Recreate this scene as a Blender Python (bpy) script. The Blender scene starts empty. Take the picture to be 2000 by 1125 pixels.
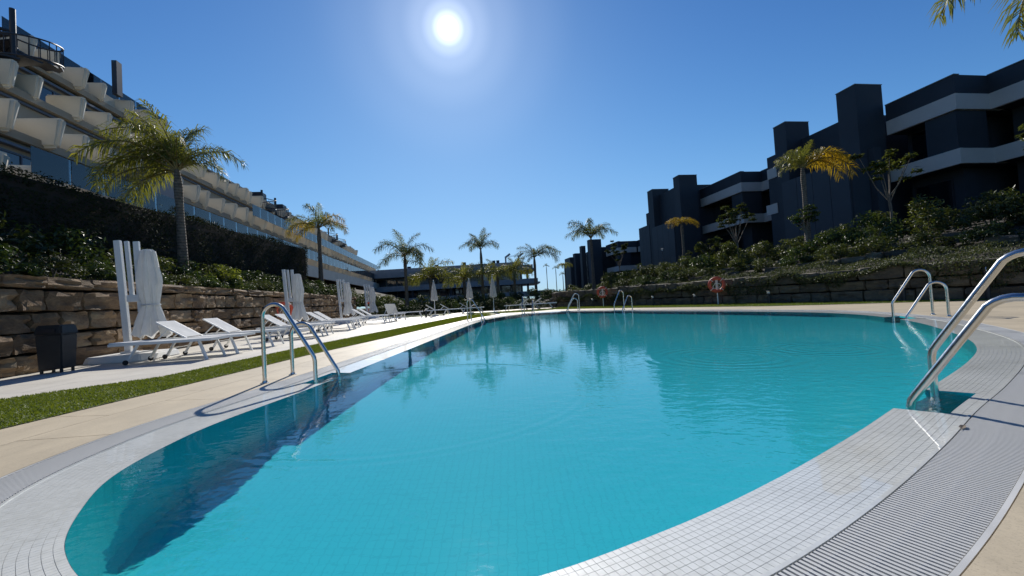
import bpy, bmesh, math, random
import numpy as np
from mathutils import Vector, Matrix, geometry
random.seed(7); RNG = np.random.default_rng(7)
sc = bpy.context.scene
COL = sc.collection
rad = math.radians

# ------------------------------------------------------------------ camera
PITCH, ROLL, EYE = rad(1.6), rad(3.4), 0.76
F = Vector((0, math.cos(PITCH), math.sin(PITCH))); U0 = Vector((0, -math.sin(PITCH), math.cos(PITCH))); X0 = Vector((1, 0, 0))
RX = X0*math.cos(ROLL) - U0*math.sin(ROLL); UX = U0*math.cos(ROLL) + X0*math.sin(ROLL)
cam = bpy.data.cameras.new('camera'); cam.sensor_width = 36; cam.lens = 36*790/2000; cam.clip_start = .02; cam.clip_end = 3000
co = bpy.data.objects.new('camera', cam); COL.objects.link(co); sc.camera = co
co.matrix_world = Matrix(((RX.x, UX.x, -F.x, 0), (RX.y, UX.y, -F.y, 0), (RX.z, UX.z, -F.z, EYE), (0, 0, 0, 1)))

# ------------------------------------------------------------------ sky, sun, exposure
SUN_AZ, SUN_EL = rad(-6.96), rad(34.45)
SUN = Vector((math.sin(SUN_AZ)*math.cos(SUN_EL), math.cos(SUN_AZ)*math.cos(SUN_EL), math.sin(SUN_EL)))
world = bpy.data.worlds.new('World'); sc.world = world; world.use_nodes = True
wn = world.node_tree; bg = wn.nodes['Background']; wout = wn.nodes['World Output']
sky = wn.nodes.new('ShaderNodeTexSky'); sky.sky_type = 'NISHITA'; sky.sun_disc = False
sky.sun_elevation = SUN_EL; sky.sun_rotation = SUN_AZ; sky.altitude = 50; sky.air_density = 1.0; sky.dust_density = 0.12; sky.ozone_density = 6
# the camera's tone response to that sky: deeper blue high up, held back towards the horizon
def vm(op, a, b):
    x = wn.nodes.new('ShaderNodeVectorMath'); x.operation = op
    for i, q in enumerate((a, b)):
        if hasattr(q, 'is_output'): wn.links.new(q, x.inputs[i])
        else: x.inputs[i].default_value = q
    return x.outputs[0]
EXPO = 0.35
sx = vm('MULTIPLY', sky.outputs[0], (.157,)*3); sx2 = vm('MAXIMUM', vm('MULTIPLY', sx, sx), (.001,)*3)
sy = vm('DIVIDE', (1, 1, 1), vm('ADD', vm('DIVIDE', (.44, .48, .61), sx2), (1.9, 1.2, .8)))
sy = vm('MULTIPLY', sy, (10/2**EXPO,)*3)
wn.links.new(sy, bg.inputs[0]); bg.inputs[1].default_value = 0.1
# the sun's disc; the lens glare round it is put into the sky
geo_ = wn.nodes.new('ShaderNodeTexCoord'); dot = wn.nodes.new('ShaderNodeVectorMath'); dot.operation = 'DOT_PRODUCT'; dot.inputs[1].default_value = SUN
nrm = wn.nodes.new('ShaderNodeVectorMath'); nrm.operation = 'NORMALIZE'
wn.links.new(geo_.outputs['Generated'], nrm.inputs[0]); wn.links.new(nrm.outputs[0], dot.inputs[0])
acos = wn.nodes.new('ShaderNodeMath'); acos.operation = 'ARCCOSINE'; wn.links.new(dot.outputs['Value'], acos.inputs[0])
ramp = wn.nodes.new('ShaderNodeValToRGB'); ramp.color_ramp.interpolation = 'EASE'
mul = wn.nodes.new('ShaderNodeMath'); mul.operation = 'MULTIPLY'; mul.inputs[1].default_value = 1/rad(16)
wn.links.new(acos.outputs[0], mul.inputs[0]); wn.links.new(mul.outputs[0], ramp.inputs[0])
cr = ramp.color_ramp; cr.elements[0].position = 0; cr.elements[0].color = (1, 1, 1, 1); cr.elements[1].position = 1; cr.elements[1].color = (0, 0, 0, 1)
for p, c in ((.042, 1), (.06, .40), (.085, .21), (.13, .115), (.21, .06), (.36, .028), (.62, .009)):
    e = cr.elements.new(p); e.color = (c, c, c, 1)
bg2 = wn.nodes.new('ShaderNodeBackground'); bg2.inputs[1].default_value = 2.6
wn.links.new(ramp.outputs[0], bg2.inputs[0]); add = wn.nodes.new('ShaderNodeAddShader')
wn.links.new(bg.outputs[0], add.inputs[0]); wn.links.new(bg2.outputs[0], add.inputs[1]); wn.links.new(add.outputs[0], wout.inputs[0])
sl = bpy.data.lights.new('sun', 'SUN'); sl.energy = 4.2; sl.angle = rad(.53); sl.color = (1, .95, .87)
so = bpy.data.objects.new('sun', sl); COL.objects.link(so); so.location = (0, 0, 30); so.rotation_euler = SUN.to_track_quat('Z', 'Y').to_euler()
sl.cycles.is_caustics_light = True
vs = sc.view_settings; vs.view_transform = 'Standard'; vs.look = 'None'; vs.exposure = EXPO; vs.gamma = 1; vs.use_curve_mapping = False
cy = sc.cycles; cy.use_denoising = True; cy.max_bounces = 10; cy.transparent_max_bounces = 12; cy.diffuse_bounces = 5; cy.glossy_bounces = 4; cy.transmission_bounces = 8
cy.caustics_refractive = True; cy.caustics_reflective = False; cy.sample_clamp_indirect = 5; cy.sample_clamp_direct = 2

# ------------------------------------------------------------------ helpers
TH = rad(8.5)                                   # the houses and the left wall run along this bearing
def W(v, u, z=0): return (v*math.cos(TH) - u*math.sin(TH), v*math.sin(TH) + u*math.cos(TH), z)
def tag(o, label=None, cat=None, group=None, kind=None):
    if label: o['label'] = label
    if cat: o['category'] = cat
    if group: o['group'] = group
    if kind: o['kind'] = kind
    return o
def link(name, data, parent=None, loc=None, rot=None, scale=None):
    o = bpy.data.objects.new(name, data); COL.objects.link(o)
    if parent: o.parent = parent
    if loc is not None: o.location = loc
    if rot is not None: o.rotation_euler = rot
    if scale is not None: o.scale = scale
    return o
def empty(name, loc=(0, 0, 0), rz=0): 
    o = link(name, None, None, loc, (0, 0, rz)); o.empty_display_size = .2; return o
def mk(name, verts, faces, mat, smooth=False):
    me = bpy.data.meshes.new(name); me.from_pydata([tuple(v) for v in verts], [], faces); me.materials.append(mat)
    if smooth: me.polygons.foreach_set('use_smooth', [True]*len(me.polygons))
    return me
def mknp(name, V, Fc, mat, smooth=False):
    """fast mesh from arrays, all faces with the same corner count"""
    me = bpy.data.meshes.new(name); n = len(V); m, k = Fc.shape
    me.vertices.add(n); me.vertices.foreach_set('co', np.asarray(V, np.float32).ravel())
    me.loops.add(m*k); me.loops.foreach_set('vertex_index', Fc.astype(np.int32).ravel())
    me.polygons.add(m); me.polygons.foreach_set('loop_start', np.arange(m, dtype=np.int32)*k)
    me.polygons.foreach_set('use_smooth', np.full(m, bool(smooth)))
    me.update(calc_edges=True); me.validate(); me.materials.append(mat); return me
class MB:
    """collects shapes into one mesh"""
    def __init__(s): s.v, s.f = [], []
    def add(s, vs_, fs):
        b = len(s.v); s.v += [tuple(p) for p in vs_]; s.f += [tuple(i+b for i in f) for f in fs]; return s
    def box(s, x0, x1, y0, y1, z0, z1):
        return s.add([(x0,y0,z0),(x1,y0,z0),(x1,y1,z0),(x0,y1,z0),(x0,y0,z1),(x1,y0,z1),(x1,y1,z1),(x0,y1,z1)],
                     [(0,3,2,1),(4,5,6,7),(0,1,5,4),(1,2,6,5),(2,3,7,6),(3,0,4,7)])
    def prism(s, pts, z0, z1, top=None):
        n = len(pts); t = top or pts
        return s.add([(x,y,z0) for x,y in pts]+[(x,y,z1) for x,y in t],
                     [tuple(range(n))[::-1], tuple(range(n,2*n))]+[(i,(i+1)%n,n+(i+1)%n,n+i) for i in range(n)])
    def tube(s, pts, r, n=8, caps=True):
        pts = [Vector(p) for p in pts]; rs = r if isinstance(r, (list, tuple)) else [r]*len(pts); rings = []
        up = None
        for i, p in enumerate(pts):
            d = (pts[min(i+1, len(pts)-1)] - pts[max(i-1, 0)]).normalized()
            if up is None: up = Vector((0,0,1)) if abs(d.z) < .9 else Vector((1,0,0))
            a = d.cross(up).normalized(); up = a.cross(d).normalized()
            rings.append([p + (a*math.cos(2*math.pi*k/n) + up*math.sin(2*math.pi*k/n))*rs[i] for k in range(n)])
        fs = []
        for i in range(len(pts)-1):
            for k in range(n): fs.append((i*n+k, i*n+(k+1)%n, (i+1)*n+(k+1)%n, (i+1)*n+k))
        if caps: fs += [tuple(range(n))[::-1], tuple((len(pts)-1)*n+k for k in range(n))]
        return s.add([q for r_ in rings for q in r_], fs)
    def bar(s, a, b, w, h):
        """rectangular section bar"""
        a, b = Vector(a), Vector(b); d = (b-a).normalized(); up = Vector((0,0,1)) if abs(d.z) < .95 else Vector((0,1,0))
        x = d.cross(up).normalized()*w/2; y = x.cross(d).normalized()*h/2
        return s.add([a-x-y, a+x-y, a+x+y, a-x+y, b-x-y, b+x-y, b+x+y, b-x+y], [(0,1,2,3),(7,6,5,4),(0,4,5,1),(1,5,6,2),(2,6,7,3),(3,7,4,0)])
    def lathe(s, prof, n=20, c=(0,0)):
        vs_ = [(c[0]+r*math.cos(2*math.pi*k/n), c[1]+r*math.sin(2*math.pi*k/n), z) for r, z in prof for k in range(n)]
        fs = [(i*n+k, i*n+(k+1)%n, (i+1)*n+(k+1)%n, (i+1)*n+k) for i in range(len(prof)-1) for k in range(n)]
        fs += [tuple(range(n))[::-1], tuple((len(prof)-1)*n+k for k in range(n))]
        return s.add(vs_, fs)
    def mesh(s, name, mat, smooth=False, bevel=0, seg=2):
        me = mk(name, s.v, s.f, mat, smooth)
        bm = bmesh.new(); bm.from_mesh(me); bmesh.ops.recalc_face_normals(bm, faces=bm.faces)
        if bevel: bmesh.ops.bevel(bm, geom=[e for e in bm.edges if e.calc_face_angle(0) > .5], offset=bevel, segments=seg, affect='EDGES', clamp_overlap=True)
        bm.to_mesh(me); bm.free()
        if smooth:
            try: me.set_sharp_from_angle(angle=rad(40))
            except Exception: pass
        return me
    def build(s, name, mat, parent=None, smooth=False, bevel=0, **k): return link(name, s.mesh(name, mat, smooth, bevel), parent, **k)
def copy_tree(o, parent=None):
    c = o.copy(); COL.objects.link(c); c.parent = parent
    for ch in list(o.children): copy_tree(ch, c)
    return c
ORD = ['first','second','third','fourth','fifth','sixth','seventh','eighth','ninth','tenth','eleventh','twelfth','thirteenth','fourteenth','fifteenth','sixteenth','seventeenth','eighteenth','nineteenth','twentieth']

# ------------------------------------------------------------------ materials
class N:
    def __init__(s, name):
        s.m = bpy.data.materials.new(name); s.m.use_nodes = True; s.t = s.m.node_tree; s.p = s.t.nodes['Principled BSDF']; s.o = s.t.nodes['Material Output']
    def n(s, t, **k):
        x = s.t.nodes.new(t)
        for a, b in k.items():
            if a.startswith('i_'): x.inputs[a[2:].replace('_', ' ')].default_value = b
            else: setattr(x, a, b)
        return x
    def l(s, a, b): s.t.links.new(a, b)
    def coord(s, kind='Object'):
        if not hasattr(s, '_c'): s._c = s.n('ShaderNodeTexCoord')
        return s._c.outputs[kind]
    def noise(s, scale, detail=4, rough=.55, vec=None):
        x = s.n('ShaderNodeTexNoise'); x.inputs['Scale'].default_value = scale; x.inputs['Detail'].default_value = detail; x.inputs['Roughness'].default_value = rough
        s.l(vec or s.coord(), x.inputs['Vector']); return x.outputs['Fac']
    def ramp(s, fac, stops):
        r = s.n('ShaderNodeValToRGB'); s.l(fac, r.inputs[0]); e = r.color_ramp.elements
        e[0].position, e[0].color = stops[0][0], (*stops[0][1], 1); e[1].position, e[1].color = stops[-1][0], (*stops[-1][1], 1)
        for p, c in stops[1:-1]: q = e.new(p); q.color = (*c, 1)
        return r.outputs[0]
    def bump(s, h, strength=.3, dist=.01):
        b = s.n('ShaderNodeBump'); b.inputs['Strength'].default_value = strength; b.inputs['Distance'].default_value = dist; s.l(h, b.inputs['Height']); return b.outputs[0]
    def mix(s, fac, a, b, typ='MIX'):
        x = s.n('ShaderNodeMix', data_type='RGBA', blend_type=typ)
        for sock, val in ((x.inputs[0], fac), (x.inputs[6], a), (x.inputs[7], b)):
            if hasattr(val, 'is_output'): s.l(val, sock)
            else: sock.default_value = val if not isinstance(val, tuple) or len(val) == 4 else (*val, 1)
        return x.outputs[2]
    def math(s, op, a, b=0.0, c=None):
        x = s.n('ShaderNodeMath', operation=op)
        for i, val in enumerate((a, b, c)):
            if val is None: continue
            if hasattr(val, 'is_output'): s.l(val, x.inputs[i])
            else: x.inputs[i].default_value = val
        return x.outputs[0]
def simple(name, c, rough=.6, var=.15, scale=6, metal=0, bump=0, bscale=60, spec=None):
    a = N(name); a.p.inputs['Roughness'].default_value = rough; a.p.inputs['Metallic'].default_value = metal
    if spec is not None: a.p.inputs['Specular IOR Level'].default_value = spec
    if var: a.l(a.ramp(a.noise(scale), [(.25, tuple(x*(1-var) for x in c)), (.75, tuple(min(1, x*(1+var)) for x in c))]), a.p.inputs['Base Color'])
    else: a.p.inputs['Base Color'].default_value = (*c, 1)
    if bump: a.l(a.bump(a.noise(bscale, 3), bump, .01), a.p.inputs['Normal'])
    return a.m
def leafmat(name, c, var=.45, trans=.45, rough=.35, scale=2.0, gloss=.035):
    """thin leaf: diffuse, light shining through, a waxy gloss; colour varies from clump to clump and plant to plant"""
    a = N(name); nt = a.t; nt.nodes.remove(a.p)
    info = a.n('ShaderNodeObjectInfo'); nz = a.noise(scale, 3, .6); nz2 = a.noise(scale*9, 2)
    fac = a.math('ADD', a.math('MULTIPLY', nz, .6), a.math('ADD', a.math('MULTIPLY', nz2, .4), a.math('MULTIPLY', a.math('SUBTRACT', info.outputs['Random'], .5), .25)))
    col = a.ramp(fac, [(.25, tuple(x*(1-var) for x in c)), (.5, c), (.78, (min(1, c[0]*(1+var*1.5)), min(1, c[1]*(1+var)), c[2]*(1+var*.3)))])
    d = a.n('ShaderNodeBsdfDiffuse'); t = a.n('ShaderNodeBsdfTranslucent'); g = a.n('ShaderNodeBsdfGlossy'); g.inputs['Roughness'].default_value = rough
    a.l(col, d.inputs[0]); a.l(a.mix(1.0, col, (1.25, 1.15, .55), 'MULTIPLY'), t.inputs[0]); g.inputs[0].default_value = (.9, .9, .9, 1)
    m1 = a.n('ShaderNodeMixShader'); m1.inputs[0].default_value = trans; a.l(d.outputs[0], m1.inputs[1]); a.l(t.outputs[0], m1.inputs[2])
    m2 = a.n('ShaderNodeMixShader'); m2.inputs[0].default_value = gloss; a.l(m1.outputs[0], m2.inputs[1]); a.l(g.outputs[0], m2.inputs[2])
    a.l(m2.outputs[0], a.o.inputs[0]); return a.m
M = {}
def wet_tile():
    a = N('white_tile'); a.p.inputs['Roughness'].default_value = .5; wv = a.n('ShaderNodeNewGeometry').outputs['Position']; info = a.n('ShaderNodeObjectInfo')
    a.l(a.ramp(a.math('ADD', a.math('MULTIPLY', a.noise(1.7, 5, .7, wv), .7), a.math('MULTIPLY', a.noise(37, 1, .5, wv), .3)), [(.32, (.47, .48, .45)), (.5, (.57, .585, .56)), (.68, (.64, .655, .63))]), a.p.inputs['Base Color'])
    a.p.inputs['Coat Weight'].default_value = 1; a.p.inputs['Coat Roughness'].default_value = .02; a.p.inputs['Coat IOR'].default_value = 1.33; return a.m
M['white_tile'] = wet_tile()
M['grout'] = simple('grout', (.36, .37, .355), .5, .1, 20)
def pool_tile(name='pool_tile', upright=False):
    a = N(name); a.p.inputs['Roughness'].default_value = .9; a.p.inputs['Specular IOR Level'].default_value = 0
    b = a.n('ShaderNodeTexBrick'); b.offset = 0; b.inputs['Scale'].default_value = 1; b.inputs['Brick Width'].default_value = .052; b.inputs['Row Height'].default_value = .052; b.inputs['Mortar Size'].default_value = .0035
    vec = a.coord()
    if upright:
        sp = a.n('ShaderNodeSeparateXYZ'); a.l(vec, sp.inputs[0]); cb = a.n('ShaderNodeCombineXYZ'); a.l(a.math('ADD', a.math('MULTIPLY', sp.outputs[0], .8), sp.outputs[1]), cb.inputs[0]); a.l(sp.outputs[2], cb.inputs[1]); vec = cb.outputs[0]
    gb = (.57, .63) if upright else (.545, .665)  # water tint put into tile colour; walls greener for scattered light in shade
    a.l(vec, b.inputs['Vector']); b.inputs['Color1'].default_value = (.04, gb[0], gb[1], 1); b.inputs['Color2'].default_value = (.042, gb[0]*1.03, gb[1]*1.02, 1); b.inputs['Mortar'].default_value = (.036, gb[0]*.91, gb[1]*.93, 1)
    nz = a.noise(.6, 3); a.l(a.mix(a.math('MULTIPLY', nz, .3), b.outputs[0], (.045, gb[0]*1.05, gb[1])), a.p.inputs['Base Color']); return a.m
M['pool_tile'] = pool_tile(); M['pool_wall_tile'] = pool_tile('pool_wall_tile', True)
def water():
    a = N('water'); a.t.nodes.remove(a.p); g = a.n('ShaderNodeBsdfGlass'); g.inputs['IOR'].default_value = 1.333; g.inputs['Roughness'].default_value = 0
    g.inputs['Color'].default_value = (.975, .995, 1, 1)
    mp = a.n('ShaderNodeMapping'); a.l(a.coord(), mp.inputs[0]); mp.inputs['Scale'].default_value = (1, 1.5, 1); mp.inputs['Rotation'].default_value = (0, 0, .35)
    n1 = a.noise(5.5, 2, .5, mp.outputs[0]); n2 = a.noise(15, 2, .5, mp.outputs[0]); n3 = a.noise(1.3, 2)
    # calmer and livelier patches
    amp = a.n('ShaderNodeMapRange'); a.l(a.noise(.28, 1), amp.inputs[0]); amp.inputs[1].default_value = .35; amp.inputs[2].default_value = .65; amp.inputs[3].default_value = .25; amp.inputs[4].default_value = 1.0
    sep = a.n('ShaderNodeSeparateXYZ'); a.l(a.coord(), sep.inputs[0])
    brz = a.n('ShaderNodeMapRange'); a.l(sep.outputs[0], brz.inputs[0]); brz.inputs[1].default_value = -.5; brz.inputs[2].default_value = 3.2; brz.inputs[3].default_value = .22; brz.inputs[4].default_value = .8   # the breeze reaches the open right side
    shel = a.n('ShaderNodeMapRange'); a.l(sep.outputs[1], shel.inputs[0]); shel.inputs[1].default_value = 1.5; shel.inputs[2].default_value = 4.5; shel.inputs[3].default_value = 3.0; shel.inputs[4].default_value = .62   # the far end lies sheltered
    h = a.math('MULTIPLY', a.math('MULTIPLY', a.math('ADD', a.math('MULTIPLY', n1, .9), a.math('MULTIPLY', n2, .45)), amp.outputs[0]), a.math('MULTIPLY', brz.outputs[0], shel.outputs[0]))
    h = a.math('ADD', h, a.math('MULTIPLY', n3, .35))
    for cx, cy_, r0, wd, k, s in RINGS:                       # rings spreading where a drop or an insect touched the water
        dx = a.math('SUBTRACT', sep.outputs[0], cx); dy = a.math('SUBTRACT', sep.outputs[1], cy_)
        r = a.math('SQRT', a.math('ADD', a.math('MULTIPLY', dx, dx), a.math('MULTIPLY', dy, dy)))
        q = a.math('DIVIDE', a.math('SUBTRACT', r, r0), wd); env = a.math('POWER', 2.718, a.math('MULTIPLY', a.math('MULTIPLY', q, q), -1))
        h = a.math('ADD', h, a.math('MULTIPLY', a.math('MULTIPLY', a.math('SINE', a.math('MULTIPLY', r, k)), env), s))
    a.l(a.bump(h, 1.0, .0078), g.inputs['Normal']); a.l(g.outputs[0], a.o.inputs[0]); return a.m
RINGS = [(3.55, 4.7, .42, .25, 48, .20), (2.35, 4.55, .55, .35, 42, .16), (-.42, 1.52, .035, .03, 150, .07), (-.9, 3.6, 1.5, .10, 60, .08)]
M['water'] = water()
def travertine(name, c, joints=False):
    a = N(name); a.p.inputs['Roughness'].default_value = .55
    info = a.n('ShaderNodeObjectInfo')
    mp = a.n('ShaderNodeMapping'); a.l(a.coord(), mp.inputs[0]); mp.inputs['Scale'].default_value = (3.2, .8, 1); mp.inputs['Rotation'].default_value = (0, 0, .9)
    cb = a.n('ShaderNodeCombineXYZ'); a.l(a.math('MULTIPLY', info.outputs['Random'], 37), cb.inputs[0]); a.l(a.math('MULTIPLY', info.outputs['Random'], 91), cb.inputs[1]); a.l(cb.outputs[0], mp.inputs['Location'])
    n1 = a.noise(1.6, 6, .65, mp.outputs[0]); n2 = a.noise(45, 4, .7)
    f = a.math('ADD', a.math('MULTIPLY', n1, .6), a.math('ADD', a.math('MULTIPLY', n2, .35), a.math('MULTIPLY', info.outputs['Random'], .1)))
    col = a.ramp(f, [(.3, tuple(x*.72 for x in c)), (.5, c), (.72, tuple(min(1, x*1.14) for x in c))])
    st = a.n('ShaderNodeTexCoord'); wv = a.n('ShaderNodeNewGeometry').outputs['Position']; big = a.noise(.9, 5, .65, wv); sp_ = a.noise(160, 2, .6, wv)
    col = a.mix(a.ramp(big, [(.42, (0, 0, 0)), (.66, (.42, .42, .42))]), col, tuple(x*.62 for x in c)); col = a.mix(a.ramp(sp_, [(.56, (0, 0, 0)), (.7, (.5, .5, .5))]), col, tuple(x*.55 for x in c))
    if joints:
        b = a.n('ShaderNodeTexBrick'); b.inputs['Scale'].default_value = 1; b.inputs['Brick Width'].default_value = .9; b.inputs['Row Height'].default_value = .6; b.inputs['Mortar Size'].default_value = .004; b.offset = .5
        a.l(a.coord(), b.inputs['Vector']); col = a.mix(b.outputs['Fac'], col, tuple(x*.5 for x in c))
    a.l(col, a.p.inputs['Base Color']); a.l(a.bump(n2, .25, .003), a.p.inputs['Normal']); return a.m
M['travertine'] = travertine('travertine', (.52, .44, .31)); M['deck'] = travertine('deck', (.52, .44, .31), True)
M['patio'] = travertine('patio', (.60, .565, .49), True)
def steel():
    a = N('steel'); a.p.inputs['Metallic'].default_value = 1; a.p.inputs['Base Color'].default_value = (.62, .61, .58, 1)
    a.l(a.ramp(a.noise(25, 4), [(.3, (.16,)*3), (.7, (.27,)*3)]), a.p.inputs['Roughness']); return a.m
M['steel'] = steel()
M['grate'] = simple('grate', (.55, .55, .53), .45, .22, 2.3)
M['channel'] = simple('channel', (.05, .05, .05), .8, .2, 20)
M['turf'] = simple('turf', (.07, .10, .014), .9, .35, 9)
M['grass'] = leafmat('grass', (.14, .19, .022), .4, .35, .5, 3)
M['lawn'] = simple('lawn', (.09, .135, .03), .95, .4, 5, bump=.6, bscale=90)
M['soil'] = simple('soil', (.035, .028, .02), .95, .4, 3, bump=.8, bscale=20)
M['far_ground'] = simple('far_ground', (.06, .065, .035), .95, .4, .1)
def stone(name, cols):
    a = N(name); a.p.inputs['Roughness'].default_value = .85
    info = a.n('ShaderNodeObjectInfo'); cb = a.n('ShaderNodeCombineXYZ')
    for i, k in enumerate((61, 17, 43)): a.l(a.math('MULTIPLY', info.outputs['Random'], k), cb.inputs[i])
    ad = a.n('ShaderNodeVectorMath', operation='ADD'); a.l(a.coord(), ad.inputs[0]); a.l(cb.outputs[0], ad.inputs[1])
    n1 = a.noise(2.2, 6, .62, ad.outputs[0]); n2 = a.noise(11, 6, .7, ad.outputs[0])
    f = a.math('ADD', a.math('MULTIPLY', n1, .62), a.math('ADD', a.math('MULTIPLY', n2, .28), a.math('MULTIPLY', info.outputs['Random'], .16)))
    a.l(a.ramp(f, [(.30, cols[0]), (.46, cols[1]), (.58, cols[2]), (.76, cols[3])]), a.p.inputs['Base Color'])
    a.l(a.bump(a.math('ADD', n1, a.math('MULTIPLY', n2, .5)), .7, .06), a.p.inputs['Normal']); return a.m
M['sandstone'] = stone('sandstone', [(.055, .042, .03), (.15, .095, .052), (.25, .165, .09), (.34, .27, .17)])
M['greystone'] = stone('greystone', [(.035, .032, .027), (.085, .072, .054), (.145, .12, .082), (.22, .19, .13)])
M['stone_core'] = simple('stone_core', (.02, .017, .014), .95, .2, 4)
M['white_metal'] = simple('white_metal', (.78, .78, .76), .4, .04, 10)
def fabric(name, c, tr=.25):
    a = N(name); a.t.nodes.remove(a.p); d = a.n('ShaderNodeBsdfDiffuse'); t = a.n('ShaderNodeBsdfTranslucent'); nz = a.noise(5, 4)
    col = a.ramp(nz, [(.3, tuple(x*.88 for x in c)), (.7, c)]); a.l(col, d.inputs[0]); a.l(col, t.inputs[0])
    w = a.noise(400, 1); b = a.bump(w, .2, .001); a.l(b, d.inputs['Normal'])
    m = a.n('ShaderNodeMixShader'); m.inputs[0].default_value = tr; a.l(d.outputs[0], m.inputs[1]); a.l(t.outputs[0], m.inputs[2]); a.l(m.outputs[0], a.o.inputs[0]); return a.m
M['canvas'] = fabric('canvas', (.80, .80, .78), .3); M['sling'] = fabric('sling', (.82, .82, .80), .2); M['grey_canvas'] = fabric('grey_canvas', (.62, .61, .58), .25)
M['rubber'] = simple('rubber', (.02, .02, .02), .6, 0)
M['black_plastic'] = simple('black_plastic', (.022, .024, .027), .5, .2, 12)
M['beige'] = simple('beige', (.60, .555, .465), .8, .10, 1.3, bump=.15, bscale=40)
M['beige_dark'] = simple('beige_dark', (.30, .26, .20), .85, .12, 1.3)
M['slate_and_shadow'] = simple('slate_and_shadow', (.07, .085, .12), .5, .1, 3)  # frames and partition, and the painted shadow under each upper slab
M['navy'] = simple('navy', (.024, .031, .042), .75, .14, .9, bump=.12, bscale=25)
M['navy_panel'] = simple('navy_panel', (.034, .043, .056), .7, .12, .8)
M['grey_band'] = simple('grey_band', (.52, .49, .46), .8, .07, 1.2)
M['bluegrey'] = simple('bluegrey', (.25, .27, .295), .8, .15, .8)
M['darkmetal'] = simple('darkmetal', (.02, .02, .025), .45, .1, 5)
def window(name, c, rough=.04):
    a = N(name); a.p.inputs['Base Color'].default_value = (*c, 1); a.p.inputs['Roughness'].default_value = rough; a.p.inputs['Specular IOR Level'].default_value = .9
    a.l(a.bump(a.noise(.7, 2), .15, .05), a.p.inputs['Normal']); return a.m
M['window'] = window('window', (.02, .035, .055)); M['window_dark'] = window('window_dark', (.008, .01, .014), .1)
def railglass():
    a = N('rail_glass'); a.t.nodes.remove(a.p); t = a.n('ShaderNodeBsdfTransparent'); t.inputs[0].default_value = (.72, .84, .90, 1); g = a.n('ShaderNodeBsdfGlossy'); g.inputs['Roughness'].default_value = .03
    fr = a.n('ShaderNodeFresnel'); fr.inputs[0].default_value = 1.5; m = a.n('ShaderNodeMixShader'); a.l(a.math('ADD', a.math('MULTIPLY', fr.outputs[0], 1.0), .04), m.inputs[0])
    a.l(t.outputs[0], m.inputs[1]); a.l(g.outputs[0], m.inputs[2]); a.l(m.outputs[0], a.o.inputs[0]); return a.m
M['rail_glass'] = railglass()
M['hedge'] = leafmat('hedge', (.014, .021, .008), .5, .2, .5, 2.5, .012)
M['shrub'] = leafmat('shrub', (.045, .075, .02), .55, .35, .35, 2.2)
M['shrub_olive'] = leafmat('shrub_olive', (.066, .088, .026), .5, .4, .4, 2.2)
M['shrub_bright'] = leafmat('shrub_bright', (.16, .20, .035), .45, .5, .4, 2.5)
M['cover'] = leafmat('cover', (.066, .084, .026), .55, .35, .5, 1.2)
M['palm'] = leafmat('palm', (.17, .19, .035), .45, .5, .28, 1.6, .07)
M['palm_dark'] = leafmat('palm_dark', (.11, .135, .04), .5, .45, .28, 1.6, .06)
M['palm_yellow'] = leafmat('palm_yellow', (.34, .25, .025), .4, .55, .3, 1.6)
M['rachis'] = simple('rachis', (.20, .15, .05), .6, .2, 5)
def trunk():
    a = N('trunk'); a.p.inputs['Roughness'].default_value = .9
    w = a.n('ShaderNodeTexWave'); w.bands_direction = 'Z'; w.inputs['Scale'].default_value = 3.2; w.inputs['Distortion'].default_value = 1.5; a.l(a.coord(), w.inputs[0]); n = a.noise(9, 5)
    a.l(a.ramp(a.math('ADD', a.math('MULTIPLY', w.outputs[1], .16), a.math('MULTIPLY', n, .84)), [(.3, (.06, .048, .038)), (.75, (.21, .17, .13))]), a.p.inputs['Base Color'])
    a.l(a.bump(w.outputs[1], .5, .02), a.p.inputs['Normal']); return a.m
M['trunk'] = trunk(); M['bark'] = simple('bark', (.16, .13, .10), .9, .35, 12, bump=.4, bscale=40)
def buoy():
    a = N('buoy'); a.p.inputs['Roughness'].default_value = .45; a.l(a.ramp(a.noise(14, 4), [(.3, (.42, .045, .02)), (.7, (.62, .09, .035))]), a.p.inputs['Base Color']); return a.m
M['buoy'] = buoy(); M['lens'] = simple('lens', (.75, .75, .72), .25, 0); M['rope'] = simple('rope', (.75, .72, .62), .8, .1)

# ------------------------------------------------------------------ pool outline
EDGE = [(0,.84),(.58,1.07),(1.17,1.39),(1.87,1.83),(2.51,2.26),(3.25,2.73),(4.16,3.35),(4.9,3.93),(5.55,4.6),(6.3,5.6),(7,6.7),(7.55,7.9),(7.85,9),(7.85,10.3),(7.4,11.8),(6.7,13.6),(5.8,15.6),(4.75,17.8),(3.6,19.8),(2.4,20.9),(1.2,21.0),(.2,20.3),(-.7,19),(-1.35,17.2),(-1.75,14.3),(-2,10.6),(-2.2,7.2),(-2.33,5.2),(-2.42,4),(-2.53,3.05),(-2.5,2.5),(-2.38,2),(-2.15,1.6),(-1.8,1.2),(-1.3,.9),(-.65,.76)]
def catmull(P, sub):
    P = np.array(P, float); n = len(P); out = []
    for i in range(n):
        a, b, c, d = P[i-1], P[i], P[(i+1) % n], P[(i+2) % n]
        for k in range(sub):
            t = k/sub; out.append(.5*((2*b)+(c-a)*t+(2*a-5*b+4*c-d)*t*t+(3*b-a-3*c+d)*t**3))
    return np.array(out)
_dense = catmull(EDGE, 60); _seg = np.linalg.norm(np.diff(np.vstack([_dense, _dense[:1]]), axis=0), axis=1); _s = np.concatenate([[0], np.cumsum(_seg)]); PERIM = _s[-1]
_dx = np.append(_dense[:, 0], _dense[0, 0]); _dy = np.append(_dense[:, 1], _dense[0, 1])
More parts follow.
